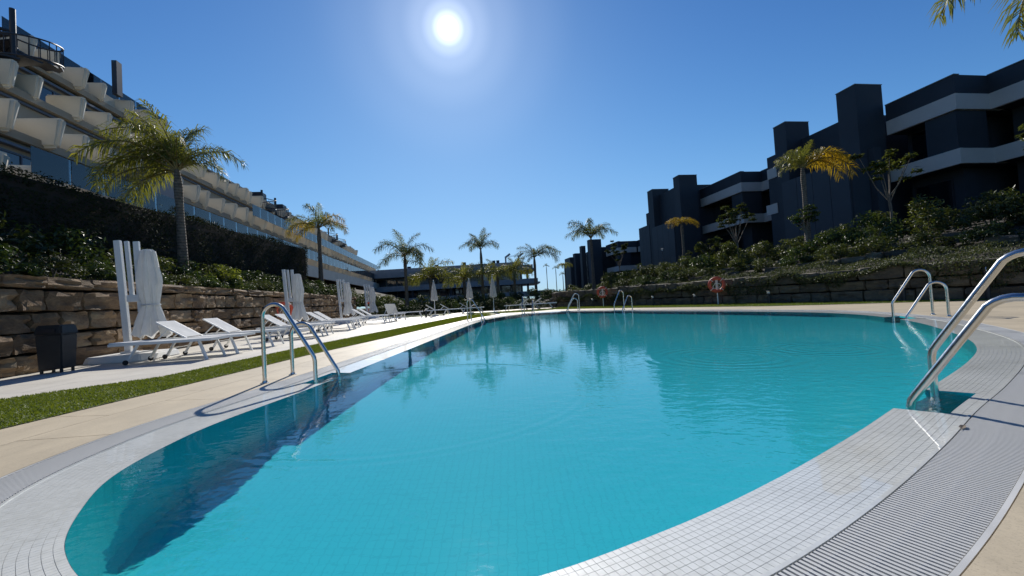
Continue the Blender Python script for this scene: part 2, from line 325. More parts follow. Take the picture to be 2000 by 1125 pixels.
def edge_at(s):
    s = np.mod(s, PERIM); return np.stack([np.interp(s, _s, _dx), np.interp(s, _s, _dy)], -1)
def edge_tn(s):
    t = edge_at(np.asarray(s)+.08) - edge_at(np.asarray(s)-.08); t /= np.linalg.norm(t, axis=-1, keepdims=True); return t, np.stack([-t[..., 1], t[..., 0]], -1)
def off(s, d):
    """point at arc length s, moved d to the inside of the pool"""
    t, n = edge_tn(s); return edge_at(s) + n*np.asarray(d)[..., None] if np.ndim(d) else edge_at(s) + n*d
def s_near(x, y): return float(_s[np.argmin((_dense[:, 0]-x)**2+(_dense[:, 1]-y)**2)])
# ladders: (point on the water's edge, label)
LAD = [((2.66, 2.36), 'large steel pool ladder rails in the near right corner'), ((-2.36, 4.70), 'steel pool ladder by the grass strip on the left edge'),
       ((7.42, 7.55), 'steel pool ladder at the far right bend of the pool'), ((-1.42, 16.7), 'distant steel pool ladder at the far end of the left edge'),
       ((.45, 20.55), 'distant steel pool ladder in front of the tallest far palm'), ((2.75, 20.7), 'distant steel pool ladder just left of the far life ring'),
       ((4.75, 17.8), 'distant steel pool ladder just right of the far life ring')]
LADS = [s_near(*p) for p, _ in LAD]
LIP = .30
def lip_w(s):
    for q in LADS:
        d = abs((s-q+PERIM/2) % PERIM-PERIM/2)
        if d < .32: return .07
    return LIP
ss = set(np.round(np.arange(0, PERIM, .12), 4))
for q in LADS:
    for e in (-.3201, -.3199, .3199, .3201): ss.add(round((q+e) % PERIM, 4))
SS = np.array(sorted(ss)); NS = len(SS); LW = np.array([lip_w(s) for s in SS])
ring_e = edge_at(SS); ring_l = off(SS, LW); ring_f = off(SS, LW+.12)
DEPTH = -1.12
pool = empty('pool_basin'); tag(pool, kind='structure')
def loops(rings, mat, name, parent, smooth=False):
    n = len(rings[0]); V = np.vstack(rings); Fc = []
    for r in range(len(rings)-1):
        i = np.arange(n); j = (i+1) % n; Fc.append(np.stack([r*n+i, r*n+j, (r+1)*n+j, (r+1)*n+i], 1))
    return link(name, mknp(name, V, np.vstack(Fc), mat, smooth), parent)
z3 = lambda P, z: np.column_stack([P, np.full(len(P), z)])
RECV = []
SLP = .016                                      # fall of the tiled beach from the grate to the lip
band_outer = z3(ring_e, -.0062); band_lip = np.column_stack([ring_l, -.0062-SLP*LW/LIP])
wall = loops([band_lip, z3(ring_l, DEPTH+.12), z3(off(SS, LW+.04), DEPTH+.03), z3(ring_f, DEPTH)], M['pool_wall_tile'], 'pool_wall', pool); RECV.append(wall)
tess = geometry.tessellate_polygon([[Vector((x, y, 0)) for x, y in ring_f]])
fl = link('pool_floor', mk('pool_floor', z3(ring_f, DEPTH), [tuple(t) for t in tess], M['pool_tile']), pool); RECV.append(fl)
band = loops([band_outer, band_lip], M['grout'], 'grout_bed', pool); RECV.append(band)
# white mosaic tiles on the sloping beach, real pieces
PT = .0262; NR = 11; cols = []; s = 0
while s < PERIM-PT/2: cols.append(s); s += PT*1.02
cols = np.array(cols); cp = edge_at(cols); cd = np.hypot(cp[:, 0], cp[:, 1]); tiles = []
g_ = .0015
for ci, s in enumerate(cols):
    near = cd[ci] < 6.5
    w = lip_w(s+PT/2)
    if not near: continue
    nr = int((w+.0005)/(LIP/NR))
    for r in range(nr): tiles.append((s, r))
SA = np.array([t[0] for t in tiles]); RA = np.array([t[1] for t in tiles])
d0 = RA*LIP/NR+g_/2; d1 = (RA+1)*LIP/NR-g_/2
Q = np.stack([np.column_stack([off(SA+g_/2, d0), -.005-SLP*d0/LIP]), np.column_stack([off(SA+PT*1.02-g_/2, d0), -.005-SLP*d0/LIP]), np.column_stack([off(SA+PT*1.02-g_/2, d1), -.005-SLP*d1/LIP]), np.column_stack([off(SA+g_/2, d1), -.005-SLP*d1/LIP])], 1)
Q[:, :, 2] += RNG.normal(0, .0001, len(Q))[:, None]
cen = Q.mean(1); fwd = cen@np.array([F.x, F.y, F.z])-EYE*F.z
rel = cen-np.array([0, 0, EYE]); px = (rel@np.array(RX))/(rel@np.array(F)); py = (rel@np.array(UX))/(rel@np.array(F))
inview = (rel@np.array(F) > .2) & (abs(px) < 1.27) & (py > -.715)
order = np.argsort(np.where(inview, np.linalg.norm(rel, axis=1), 1e3))
singles = order[:300]; rest = np.setdiff1d(np.arange(len(Q)), singles)
def tile_mesh(Qs, name):
    n = len(Qs); lo = Qs.copy(); lo[:, :, 2] -= .0009; V = np.concatenate([Qs, lo], 1).reshape(-1, 3); b = np.arange(n)[:, None]*8
    Fc = np.concatenate([b+np.array(f) for f in ((0,1,2,3),(0,4,5,1),(1,5,6,2),(2,6,7,3),(3,7,4,0))], 0); return mknp(name, V, Fc, M['white_tile'])
o = link('mosaic_tiles', tile_mesh(Q[rest], 'mosaic_tiles'), pool); o['kind'] = 'stuff'; RECV.append(o)
for i in singles:
    c = cen[i]; RECV.append(link('tile', tile_mesh((Q[i]-c)[None], 'tile'), pool, loc=c))
# beyond the near part the joints are too fine to see: one white sheet just over the bed
fs = SS[np.hypot(ring_e[:, 0], ring_e[:, 1]) >= 6.3]
V, Fc = [], []
idx = {round(float(s), 4): k for k, s in enumerate(SS)}
for k in range(NS):
    a, b = k, (k+1) % NS
    if min(np.hypot(*ring_e[a]), np.hypot(*ring_e[b])) < 6.45: continue
    i = len(V); V += [(*ring_e[a], -.005), (*ring_e[b], -.005), (ring_l[b][0], ring_l[b][1], -.005-SLP*LW[b]/LIP), (ring_l[a][0], ring_l[a][1], -.005-SLP*LW[a]/LIP)]; Fc.append((i, i+1, i+2, i+3))
far_band = link('far_tile_band', mk('far_tile_band', V, Fc, M['white_tile']), pool); RECV.append(far_band)
# underwater light fittings on the walls
for s, d in ((s_near(6.4, 14.4), 0), (s_near(4.2, 18.8), 0), (s_near(7.6, 11.2), 0)):
    p = off(s, LIP+.02); t, n = edge_tn(s); m = MB().lathe([(.0, 0), (.09, 0), (.11, .01), (.11, .03)][::-1], 16); o = m.build('pool_light', M['white_tile'], pool, loc=(p[0], p[1], -.45)); o.rotation_euler = Vector((n[0], n[1], 0)).to_track_quat('Z', 'Y').to_euler(); RECV.append(o)
# water
tess = geometry.tessellate_polygon([[Vector((x, y, 0)) for x, y in ring_l]])
wt = link('water', mk('water', z3(off(SS, LW-.003), -.0062-SLP+.0005), [tuple(t) for t in tess], M['water'], True)); tag(wt, kind='structure')
me = wt.data; bm = bmesh.new(); bm.from_mesh(me); bmesh.ops.recalc_face_normals(bm, faces=bm.faces)
if sum(f.normal.z for f in bm.faces) < 0: bmesh.ops.reverse_faces(bm, faces=bm.faces)
bm.to_mesh(me); bm.free(); me.polygons.foreach_set('use_smooth', [True]*len(me.polygons))
wt.cycles.is_caustics_caster = True
for o in RECV: o.cycles.is_caustics_receiver = True

# ------------------------------------------------------------------ overflow grate round the pool
GW = .245
grate = empty('overflow_grate'); tag(grate, 'pale slatted overflow grate curving all round the pool', 'grate')
loops([z3(off(SS, -.004), -.045), z3(off(SS, -GW-.012), -.045)], M['channel'], 'channel', grate)
loops([z3(off(SS, .001), -.0065), z3(off(SS, .001), -.0015), z3(off(SS, -.012), -.0015), z3(off(SS, -.012), -.05)], M['white_tile'], 'inner_rim', grate)
loops([z3(off(SS, -GW), -.05), z3(off(SS, -GW), .001), z3(off(SS, -GW-.014), .001), z3(off(SS, -GW-.014), -.05)], M['grate'], 'outer_rim', grate)
for d in (.05, .118, .127, .195): loops([z3(off(SS, -d), -.012), z3(off(SS, -d), -.0035), z3(off(SS, -d-.005), -.0035), z3(off(SS, -d-.005), -.012)], M['grate'], 'cross_rib', grate)
BP = .0185; nb = int(PERIM/BP); bs = np.arange(nb)*PERIM/nb; bc = off(bs, -GW/2-.002); bt, bn = edge_tn(bs); bd = np.hypot(bc[:, 0], bc[:, 1])
rel = np.column_stack([bc, np.full(nb, -EYE)]); dep = rel@np.array(F); bpx = (rel@np.array(RX))/dep; bpy_ = (rel@np.array(UX))/dep
inv = (dep > .2) & (abs(bpx) < 1.32) & (bpy_ > -.76)
orderb = np.argsort(np.where(inv, bd, 1e3)); near300 = set(orderb[:300].tolist())
ub = MB().box(-GW/2+.016, GW/2-.004, -.0052, .0052, -.018, -.0002).mesh('slat', M['grate'])
bb = np.array([v.co[:] for v in ub.vertices]); bf = np.array([p.vertices[:] for p in ub.polygons]); VV, FF = [], []
for k in range(nb):
    ang = math.atan2(bn[k][1], bn[k][0])+math.pi
    if k in near300: link('slat', ub, grate, (bc[k][0], bc[k][1], 0), (0, 0, ang))
    else:
        c_, s_ = math.cos(ang), math.sin(ang); q = bb.copy(); q[:, 0] = bb[:, 0]*c_-bb[:, 1]*s_+bc[k][0]; q[:, 1] = bb[:, 0]*s_+bb[:, 1]*c_+bc[k][1]; FF.append(bf+len(VV)*8); VV.append(q)
o = link('far_slats', mknp('far_slats', np.vstack(VV), np.vstack(FF), M['grate']), grate); o['kind'] = 'stuff'

# ------------------------------------------------------------------ deck, paving slabs, lawns, far ground
def sheet(name, outer, z, mat, hole=None, parent=None, kind='structure'):
    L = [[Vector((x, y, 0)) for x, y in outer]] + ([[Vector((x, y, 0)) for x, y in hole]] if hole is not None else [])
    t = geometry.tessellate_polygon(L); V = [(p.x, p.y, z) for l in L for p in l]
    me = mk(name, V, [tuple(i) for i in t], mat); bm = bmesh.new(); bm.from_mesh(me); bmesh.ops.recalc_face_normals(bm, faces=bm.faces)
    if sum(f.normal.z for f in bm.faces) < 0: bmesh.ops.reverse_faces(bm, faces=bm.faces)
    bm.to_mesh(me); bm.free(); o = link(name, me, parent)
    if kind and not parent: tag(o, kind=kind)
    return o
DECK = [(-9.5, -6), (14, -6), (14, 12.5), (4, 30.5), (-12.5, 30.5)]
sheet('ground', [(-900, -300), (900, -300), (900, 1500), (-900, 1500)], -.06, M['far_ground'], [(-9.2, -5.7), (13.7, -5.7), (13.7, 12.3), (3.8, 30.2), (-12.2, 30.2)])
RW = .62; outring = off(SS[::2], -GW-.016-2*RW-.004)
deck = sheet('pool_deck', DECK, -.004, M['deck'], off(SS[::2], -GW-.012))
# slabs in two rings that follow the pool
nsl = int(PERIM/.92)
for ring in range(2):
    for k in range(nsl):
        sa = (k+.5*ring)*PERIM/nsl; sb = sa+PERIM/nsl; q = np.linspace(sa+.003, sb-.003, 6)
        i0 = -GW-.018-ring*RW; i1 = i0-RW+.006
        pts = list(off(q, np.full(6, i0)))[::-1] + list(off(q, np.full(6, i1))); c = np.mean(pts, axis=0)
        if np.hypot(*c) > 14: continue
        m = MB().prism([(p[0]-c[0], p[1]-c[1]) for p in pts], -.05, 0); m.build('slab', M['travertine'], deck, loc=(c[0], c[1], .002))
# pale patio where the loungers stand
PATIO = [W(-7.05, -3)[:2], W(-7.05, 31)[:2], (-4.2, 30.3), (-2.5, 23.4), (-3.05, 20.6), (-4.02, 12.9), (-4.52, 8.9), (-4.72, 5.4), (-5.6, 4.4), (-7.5, 3.6), (-9.2, 3.2)]
pat = sheet('patio', PATIO, .004, M['patio'])
def blades(name, poly, z, n, hgt, mat, parent, seed=1):
    rng = np.random.default_rng(seed); P = np.array(poly); lo, hi = P.min(0), P.max(0); pts = []
    x, y = P[:, 0], P[:, 1]; need = n
    while need > 0:
        c = lo+rng.random((need*3, 2))*(hi-lo); ins = np.zeros(len(c), bool); j = len(P)-1
        for i in range(len(P)):
            cond = ((y[i] > c[:, 1]) != (y[j] > c[:, 1])); xs = (x[j]-x[i])*(c[:, 1]-y[i])/((y[j]-y[i])+1e-12)+x[i]; ins ^= cond & (c[:, 0] < xs); j = i
        c = c[ins][:need]; pts.append(c); need -= len(c)
    c = np.vstack(pts); n = len(c); a = rng.random(n)*6.283; w = .0035+.004*rng.random(n); h = hgt*(.5+.8*rng.random(n)); lean = rng.normal(0, .5, (n, 2))*h[:, None]
    dx, dy = np.cos(a)*w, np.sin(a)*w; V = np.empty((n, 3, 3)); V[:, 0] = np.column_stack([c[:, 0]-dx, c[:, 1]-dy, np.full(n, z)]); V[:, 1] = np.column_stack([c[:, 0]+dx, c[:, 1]+dy, np.full(n, z)]); V[:, 2] = np.column_stack([c+lean, z+h])
    o = link(name, mknp(name, V.reshape(-1, 3), np.arange(n*3).reshape(-1, 3), mat), parent); o['kind'] = 'stuff'; return o
STRIP = [(-9.2, 1.2), (-5.6, 2.4), (-3.95, 3.1), (-3.82, 4.27), (-3.6, 7.05), (-3.08, 10.2), (-2.5, 14.5), (-2.1, 17.2), (-1.7, 19.2), (-.9, 21.3), (-1.6, 23.0), (-2.5, 23.35), (-3.05, 20.6), (-4.02, 12.9), (-4.52, 8.9), (-4.72, 5.4), (-5.6, 4.4), (-7.5, 3.6), (-9.2, 3.2)]
gs = sheet('lawn_strip', STRIP, .008, M['turf']); g1 = blades('grass', STRIP, .008, 170000, .018, M['grass'], None, 3); tag(g1, 'mown green grass strip between patio and pool deck', 'grass', kind='stuff')
RLAWN = [(3.7, 29.0), (13.15, 10.2), (12.1, 10.9), (10.9, 12.0), (9.7, 13.0), (8.75, 14.1), (7.9, 15.7), (6.0, 19.2), (4.4, 22.2), (2.6, 24.2), (2.2, 26.5)]
sheet('lawn', RLAWN, .006, M['lawn']); g2 = blades('grass', RLAWN, .006, 50000, .03, M['grass'], None, 5); tag(g2, 'thin green lawn strip below the dark right wall', 'grass', kind='stuff')
FLAWN = [(-3.0, 24.6), (-1.3, 23.2), (1.0, 22.9), (2.5, 24.3), (2.1, 27), (-3.2, 26.3)]
sheet('far_lawn', FLAWN, .006, M['turf'])
blades_far = blades('grass', FLAWN, .006, 9000, .04, M['grass'], None, 6); tag(blades_far, 'small lawn behind the far end of the pool', 'grass', kind='stuff')
FAR2 = [(-12.0, 30.4), (-4.0, 30.0), (-4.5, 26.0), (-6.6, 25.5), (-7.6, 28)]
sheet('side_lawn', FAR2, .007, M['turf'])

# hillsides
def terrain(name, rows, mat):
    n = len(rows[0]); V = [p for r in rows for p in r]; Fc = [(i*n+k, i*n+k+1, (i+1)*n+k+1, (i+1)*n+k) for i in range(len(rows)-1) for k in range(n-1)]
    me = mk(name, V, Fc, mat, True); bm = bmesh.new(); bm.from_mesh(me); bmesh.ops.recalc_face_normals(bm, faces=bm.faces)
    if sum(f.normal.z for f in bm.faces) < 0: bmesh.ops.reverse_faces(bm, faces=bm.faces)
    bm.to_mesh(me); bm.free(); return tag(link(name, me), kind='structure')
us = [-6, 0, 6, 12, 18, 24, 30, 36, 44, 60, 110]
terrain('bank_terrain', [[W(-7.36, q, 1.45 if q <= 31 else 1.0) for q in us], [W(-8.6, q, 1.75) for q in us], [W(-10.2, q, 2.6) for q in us], [W(-13, q, 3.4) for q in us], [W(-60, q, 4) for q in us]], M['soil'])
WA, WB = Vector((14.05, 8.33)), Vector((3.03, 30.0)); WD = (WB-WA).normalized(); WN = Vector((-WD.y, WD.x))     # WN points to the pool
if WN.x > 0: WN = -WN
def RWp(t, back, z): p = WA+WD*t-WN*back; return (p.x, p.y, z)
RL = (WB-WA).length
ts = [-9, -5, 0, 4, 8, 12, 16, 20, 24.3, 30]
fz = lambda t: 1-.022*max(0, t)
terrain('slope_terrain', [[RWp(t, .4, .85*fz(t)) for t in ts], [RWp(t, 1.5, 1.35*fz(t)) for t in ts], [RWp(t, 2.6, 1.6*fz(t)) for t in ts], [RWp(t, 6, 2.7*fz(t)) for t in ts], [RWp(t, 12, 3.6*fz(t)) for t in ts], [RWp(t, 60, 4.4*fz(t)) for t in ts]], M['soil'])

# ------------------------------------------------------------------ dry-stone walls, each stone its own piece
def stone_meshes(mat, n, seed):
    out = []; rng = random.Random(seed)
    for k in range(n):
        bm = bmesh.new(); bmesh.ops.create_cube(bm, size=1); bmesh.ops.subdivide_edges(bm, edges=bm.edges, cuts=3, use_grid_fill=True)
        for v in bm.verts:
            c = v.co.copy(); m = max(abs(c.x), abs(c.y), abs(c.z)); r = (abs(c.x)**13+abs(c.y)**13+abs(c.z)**13)**(1/13); v.co = c*(m/r if r else 1)
            v.co += Vector((rng.gauss(0, .016), rng.gauss(0, .055), rng.gauss(0, .024)))
        me = bpy.data.meshes.new('stone'); bm.to_mesh(me); bm.free(); me.materials.append(mat); me.polygons.foreach_set('use_smooth', [True]*len(me.polygons))
        try: me.set_sharp_from_angle(angle=rad(14))
        except Exception: pass
        out.append(me)
    return out
def stone_wall(name, label, length, heights, place, rz, mat, seed, wmin, wmax, depth=.42, toph=None):
    root = empty(name, place(0)); root.rotation_euler = (0, 0, rz); tag(root, label, 'stone wall'); rng = random.Random(seed); ms = stone_meshes(mat, 9, seed)
    tot = sum(heights); MB().box(.05, length-.05, -.30, -.20, 0, tot*.93).build('wall_core', M['stone_core'], root)
    z = 0
    for ci, h in enumerate(heights):
        x = -rng.random()*.5
        while x < length:
            w = (wmin+(wmax-wmin)*rng.random()**1.4*1.15)*(1.15 if ci == len(heights)-1 else 1); hh = h*rng.uniform(.86, 1.0)
            if x+w > .1: link('stone', rng.choice(ms), root, (x+w/2, -.16+rng.uniform(-.03, .035), z+hh/2), (rng.uniform(-.04, .04), rng.uniform(-.025, .025)+(math.pi if rng.random() < .5 else 0), rng.uniform(-.05, .05)), (w*.985, depth*rng.uniform(.9, 1.1), hh*.99))
            x += w
        z += h
    return root
# local +x runs along the wall, local +y faces the pool
stone_wall('retaining_wall', 'brown sandstone block retaining wall behind the left sun loungers', 36.5, [.34, .33, .36, .40, .22], lambda t: W(-7.0, 31.0, 0), TH-math.pi/2, M['sandstone'], 3, .42, .98)
stone_wall('retaining_wall', 'dark stone retaining wall along the right side lawn', RL+9, [.38, .32, .42], lambda t: (WA.x-WD.x*9, WA.y-WD.y*9, 0), math.atan2(WD.y, WD.x), M['greystone'], 11, .40, 1.0)

# ------------------------------------------------------------------ pool ladders
def ladder_proto():
    root = empty('pool_ladder')
    # side profile: x = 0 is the post in the water, x = .56 the foot on the deck (+x to the deck)
    for y, hi in ((.25, .86), (-.25, .62)):             # one rail stands higher than the other
        b = hi-.60; prof = [(0, -1.0), (0, b-.045), (.008, b), (.03, b+.042)]
        for a in range(138, -5, -14): prof.append((.44+.14*math.cos(rad(a)), hi-.14+.14*math.sin(rad(a))))
        prof += [(.58, .3), (.58, .004)]
        r = MB().tube([(x, y, z) for x, z in prof], .0215, 12).build('rail', M['steel'], root, True)
        MB().lathe([(.045, .001), (.045, .007), (.028, .011), (.023, .03)], 18, (.58, y)).build('foot_plate', M['steel'], r, True)
        r.cycles.is_caustics_receiver = True
    for z in (-.16, -.38, -.60, -.82):
        t = MB().box(-.04, .04, -.232, .232, z-.012, z+.012).build('tread', M['steel'], root); t.cycles.is_caustics_receiver = True
    return root
lp = ladder_proto()
for k, (p, lab) in enumerate(LAD):
    s = LADS[k]; q = off(s, .24 if k == 0 else .19); t, n = edge_tn(s); o = lp if k == 0 else copy_tree(lp)
    ang = math.atan2(-n[1], -n[0])
    if k == 4: ang += rad(-55)
    if k == 5: ang += rad(-72)
    if k in (4, 5): q = q + np.array([.1, -.05])
    o.location = (q[0], q[1], 0); o.rotation_euler = (0, 0, ang); tag(o, lab, 'pool ladder', 'steel ladders round the pool')

# ------------------------------------------------------------------ sun loungers: local +y runs from the foot (0) to the head (1.95)
def lounger(back):
    root = empty('sun_lounger'); f = MB(); h = .40; bl = .70; yh = 1.82-bl
    for x in (-.31, .31): f.bar((x, 0, h), (x, 1.82, h), .045, .05)
    f.bar((-.31, .02, h), (.31, .02, h), .045, .05); f.bar((-.31, 1.80, h), (.31, 1.80, h), .045, .05); f.bar((-.31, yh, h-.01), (.31, yh, h-.01), .03, .03)
    f.build('frame', M['white_metal'], root)
    for x in (-.305, .305): MB().bar((x, .22, h-.025), (x*1.06, .08, 0), .05, .035).build('leg', M['white_metal'], root)
    for x in (-.305, .305):
        l = MB().bar((x, 1.32, h-.025), (x, 1.50, .06), .045, .035).build('leg', M['white_metal'], root)
        MB().lathe([(.0, -.014), (.045, -.014), (.05, -.008), (.05, .008), (.045, .014), (0, .014)], 14).build('wheel', M['rubber'], l, loc=(x*1.1, 1.52, .05), rot=(0, rad(90), 0))
    MB().bar((-.3, 1.42, .22), (.3, 1.42, .22), .02, .02).build('crossbar', M['white_metal'], root)
    sm = MB(); ny = 8
    V = [(x, .04+(yh-.06)*j/ny, h+.028-.012*math.sin(math.pi*j/ny)*(1-abs(x)/.31)) for j in range(ny+1) for x in (-.285, -.1, .1, .285)]
    sm.add(V, [(j*4+i, j*4+i+1, (j+1)*4+i+1, (j+1)*4+i) for j in range(ny) for i in range(3)])
    o = sm.build('seat_sling', M['sling'], root); md = o.modifiers.new('thick', 'SOLIDIFY'); md.thickness = .008
    ca, sa = math.cos(rad(back)), math.sin(rad(back)); B = lambda x, d, e=0: (x, yh+d*ca-e*sa, h+.02+d*sa+e*ca)
    bf = MB()
    for x in (-.285, .285): bf.bar(B(x, 0), B(x, bl), .03, .03)
    bf.bar(B(-.285, bl), B(.285, bl), .03, .03); br = bf.build('backrest_frame', M['white_metal'], root)
    bs_ = MB(); V = [B(x, .02+(bl-.03)*j/6, .012-.012*math.sin(math.pi*j/6)*(1-abs(x)/.3)) for j in range(7) for x in (-.275, -.1, .1, .275)]
    bs_.add(V, [(j*4+i, j*4+i+1, (j+1)*4+i+1, (j+1)*4+i) for j in range(6) for i in range(3)])
    o = bs_.build('backrest_sling', M['sling'], root); md = o.modifiers.new('thick', 'SOLIDIFY'); md.thickness = .008
    if back > 5:
        st = MB()
        for x in (-.25, .25): st.bar(B(x, .42), (x, yh+.62, h-.01), .022, .022)
        st.build('backrest_strut', M['white_metal'], root)
    return root
up, flat, tall = lounger(33), lounger(1), lounger(52)
used = set()
def place_lounger(kind, x, y, rz, lab):
    o = kind if kind not in used else copy_tree(kind); used.add(kind); o.location = (x, y, .004); o.rotation_euler = (0, 0, rz); o.scale = (.9,)*3; tag(o, lab, 'sun lounger', 'white sun loungers on the patio and far deck')
HEAD = math.pi/2+TH                     # head towards the wall
LO = [(flat, 8.35, -4.35, 'white sun lounger lying flat, nearest to the black bin'), (up, 9.1, -4.2, 'white sun lounger with raised back beside the flat nearest one'),
      (up, 10.35, -4.05, 'third white sun lounger from the bin, back raised, pulled up alone'), (up, 12.4, -3.75, 'white sun lounger seen through the left ladder, nearer of two'), (up, 13.25, -3.7, 'white sun lounger seen through the left ladder, farther of two'),
      (up, 15.35, -3.55, 'white sun lounger in the middle pair, the nearer one'), (up, 16.15, -3.55, 'white sun lounger in the middle pair, the farther one'), (flat, 17.7, -3.7, 'flat white sun lounger beside the third cantilever parasol'),
      (up, 19.5, -3.0, 'white sun lounger before the last cantilever parasol, nearer one'), (up, 20.9, -3.0, 'white sun lounger before the last cantilever parasol, farther one'),
      (flat, 24.6, -1.75, 'flat white sun lounger at the far end of the patio row')]
for kind, u_, v_, lab in LO: place_lounger(kind, *W(v_, u_)[:2], HEAD, lab)
place_lounger(tall, *W(-2.75, 22.2)[:2], rad(180)+TH-.25, 'sun lounger turned to show its steep grey backrest')
for x, y, rz, kind, lab in ((-4.0, 25.9, 1.9, up, 'distant white lounger just right of the left far parasol'), (-3.1, 26.0, 1.8, up, 'distant white lounger left of the middle far parasol'), (-1.9, 26.2, 1.7, up, 'distant white lounger between the two right far parasols'),
                            (-.5, 26.6, -1.9, up, 'distant white lounger right of the rightmost far parasol'), (.35, 26.9, -1.8, up, 'distant dark lounger near the far lawn'), (1.25, 26.9, -1.75, flat, 'distant bright white lounger before the far palms')):
    place_lounger(kind, x, y, rz, lab)

# ------------------------------------------------------------------ closed cantilever parasols: local +y to the pool
def cantilever():
    root = empty('cantilever_parasol')
    b = MB().prism([(-.55, -.42), (.55, -.42), (.6, -.3), (.6, .55), (.45, .68), (-.45, .68), (-.6, .55), (-.6, -.3)], 0, .13, [(-.52, -.38), (.52, -.38), (.56, -.28), (.56, .52), (.42, .63), (-.42, .63), (-.56, .52), (-.56, -.28)]).build('base', M['white_metal'], root, bevel=.02)
    lean = .14; T = 2.42
    MB().box(-.10, .10, -.1, .12, .13, .17).build('mast_foot', M['white_metal'], root, bevel=.01)
    MB().bar((0, 0, .15), (0, -lean, T), .085, .11).build('mast', M['white_metal'], root, bevel=.008)
    MB().bar((0, .09, 1.25), (0, .02, T-.02), .06, .07).build('lift_arm', M['white_metal'], root, bevel=.006)
    MB().bar((0, .24, .95), (0, .19, T-.03), .06, .10).build('boom', M['white_metal'], root, bevel=.006)
    MB().box(-.06, .06, .02, .25, 1.16, 1.30).build('crank_box', M['white_metal'], root, bevel=.01)
    # furled canvas hanging beside the boom, tied at the waist
    prof = [(2.22, .07), (2.18, .12), (2.05, .14), (1.85, .165), (1.65, .195), (1.55, .20), (1.42, .18), (1.25, .155), (1.12, .135), (1.08, .13), (1.04, .14), (.9, .175), (.75, .215), (.6, .25), (.46, .285)]
    n = 64; V = []; rng = random.Random(4)
    for k, (z, r) in enumerate(prof):
        for i in range(n):
            a = 2*math.pi*i/n; amp = .16 if z > 1.1 else .22; fold = 1+amp*math.cos(8*a+.6*math.sin(z*3))+.07*math.cos(19*a+z*5)
            zz = z+(.05*math.cos(8*a)-.05*math.cos(3*a+1) if k == len(prof)-1 else 0)
            V.append((r*.8*fold*math.cos(a), .40+.05*(1.4-z)*.35+r*fold*math.sin(a), zz))
    Fc = [(k*n+i, k*n+(i+1) % n, (k+1)*n+(i+1) % n, (k+1)*n+i) for k in range(len(prof)-1) for i in range(n)]+[tuple(range(n))]
    c = MB().add(V, Fc).build('canopy', M['canvas'], root, True)
    st = MB(); ring = [(.135*.86*math.cos(2*math.pi*i/24), .415+.15*math.sin(2*math.pi*i/24), 1.08) for i in range(25)]
    st.tube(ring, .018, 6).build('tie_strap', M['canvas'], c, True)
    return root
cp_ = cantilever()
CU = [(9.25, -6.5, 'closed white cantilever parasol nearest to the black bin'), (16.6, -6.2, 'second closed cantilever parasol along the stone wall, behind the left ladder'), (23.2, -6.0, 'third closed cantilever parasol along the stone wall'), (29.6, -5.9, 'farthest closed cantilever parasol, at the end of the stone wall')]
for k, (u_, v_, lab) in enumerate(CU):
    o = cp_ if k == 0 else copy_tree(cp_); o.location = W(v_, u_, .004); o.rotation_euler = (0, 0, TH-math.pi/2+(.05 if k == 0 else -.2)); tag(o, lab, 'parasol', 'closed cantilever parasols along the left wall')
def parasol():
    root = empty('closed_parasol'); MB().lathe([(.25, 0), (.25, .05), (.2, .08), (.04, .09), (.035, .3)], 20).build('base', M['white_metal'], root, True)
    MB().tube([(0, 0, .05), (0, 0, 2.25)], .02, 10).build('pole', M['white_metal'], root, True)
    prof = [(2.2, .02), (2.1, .05), (1.85, .10), (1.5, .15), (1.25, .17), (1.1, .19), (.98, .20)]; n = 40; V = []
    for k, (z, r) in enumerate(prof):
        for i in range(n):
            a = 2*math.pi*i/n; V.append((r*(1+.2*math.cos(8*a))*math.cos(a), r*(1+.2*math.cos(8*a))*math.sin(a), z+(.05*math.cos(8*a) if k == len(prof)-1 else 0)))
    MB().add(V, [(k*n+i, k*n+(i+1) % n, (k+1)*n+(i+1) % n, (k+1)*n+i) for k in range(len(prof)-1) for i in range(n)]+[tuple(range(n))]).build('canopy', M['grey_canvas'], root, True)
    MB().lathe([(.025, 2.2), (.03, 2.26), (.0, 2.3)], 10).build('finial', M['white_metal'], root, True); return root
pp = parasol()
for k, (x, y, lab) in enumerate(((-4.95, 25.6, 'closed grey parasol on a pole, left of the three far ones'), (-2.75, 26.0, 'closed grey parasol on a pole, middle of the three far ones'), (-1.2, 25.2, 'closed grey parasol on a pole, right of the three far ones'))):
    o = pp if k == 0 else copy_tree(pp); o.location = (x, y, .004); tag(o, lab, 'parasol', 'far closed pole parasols')

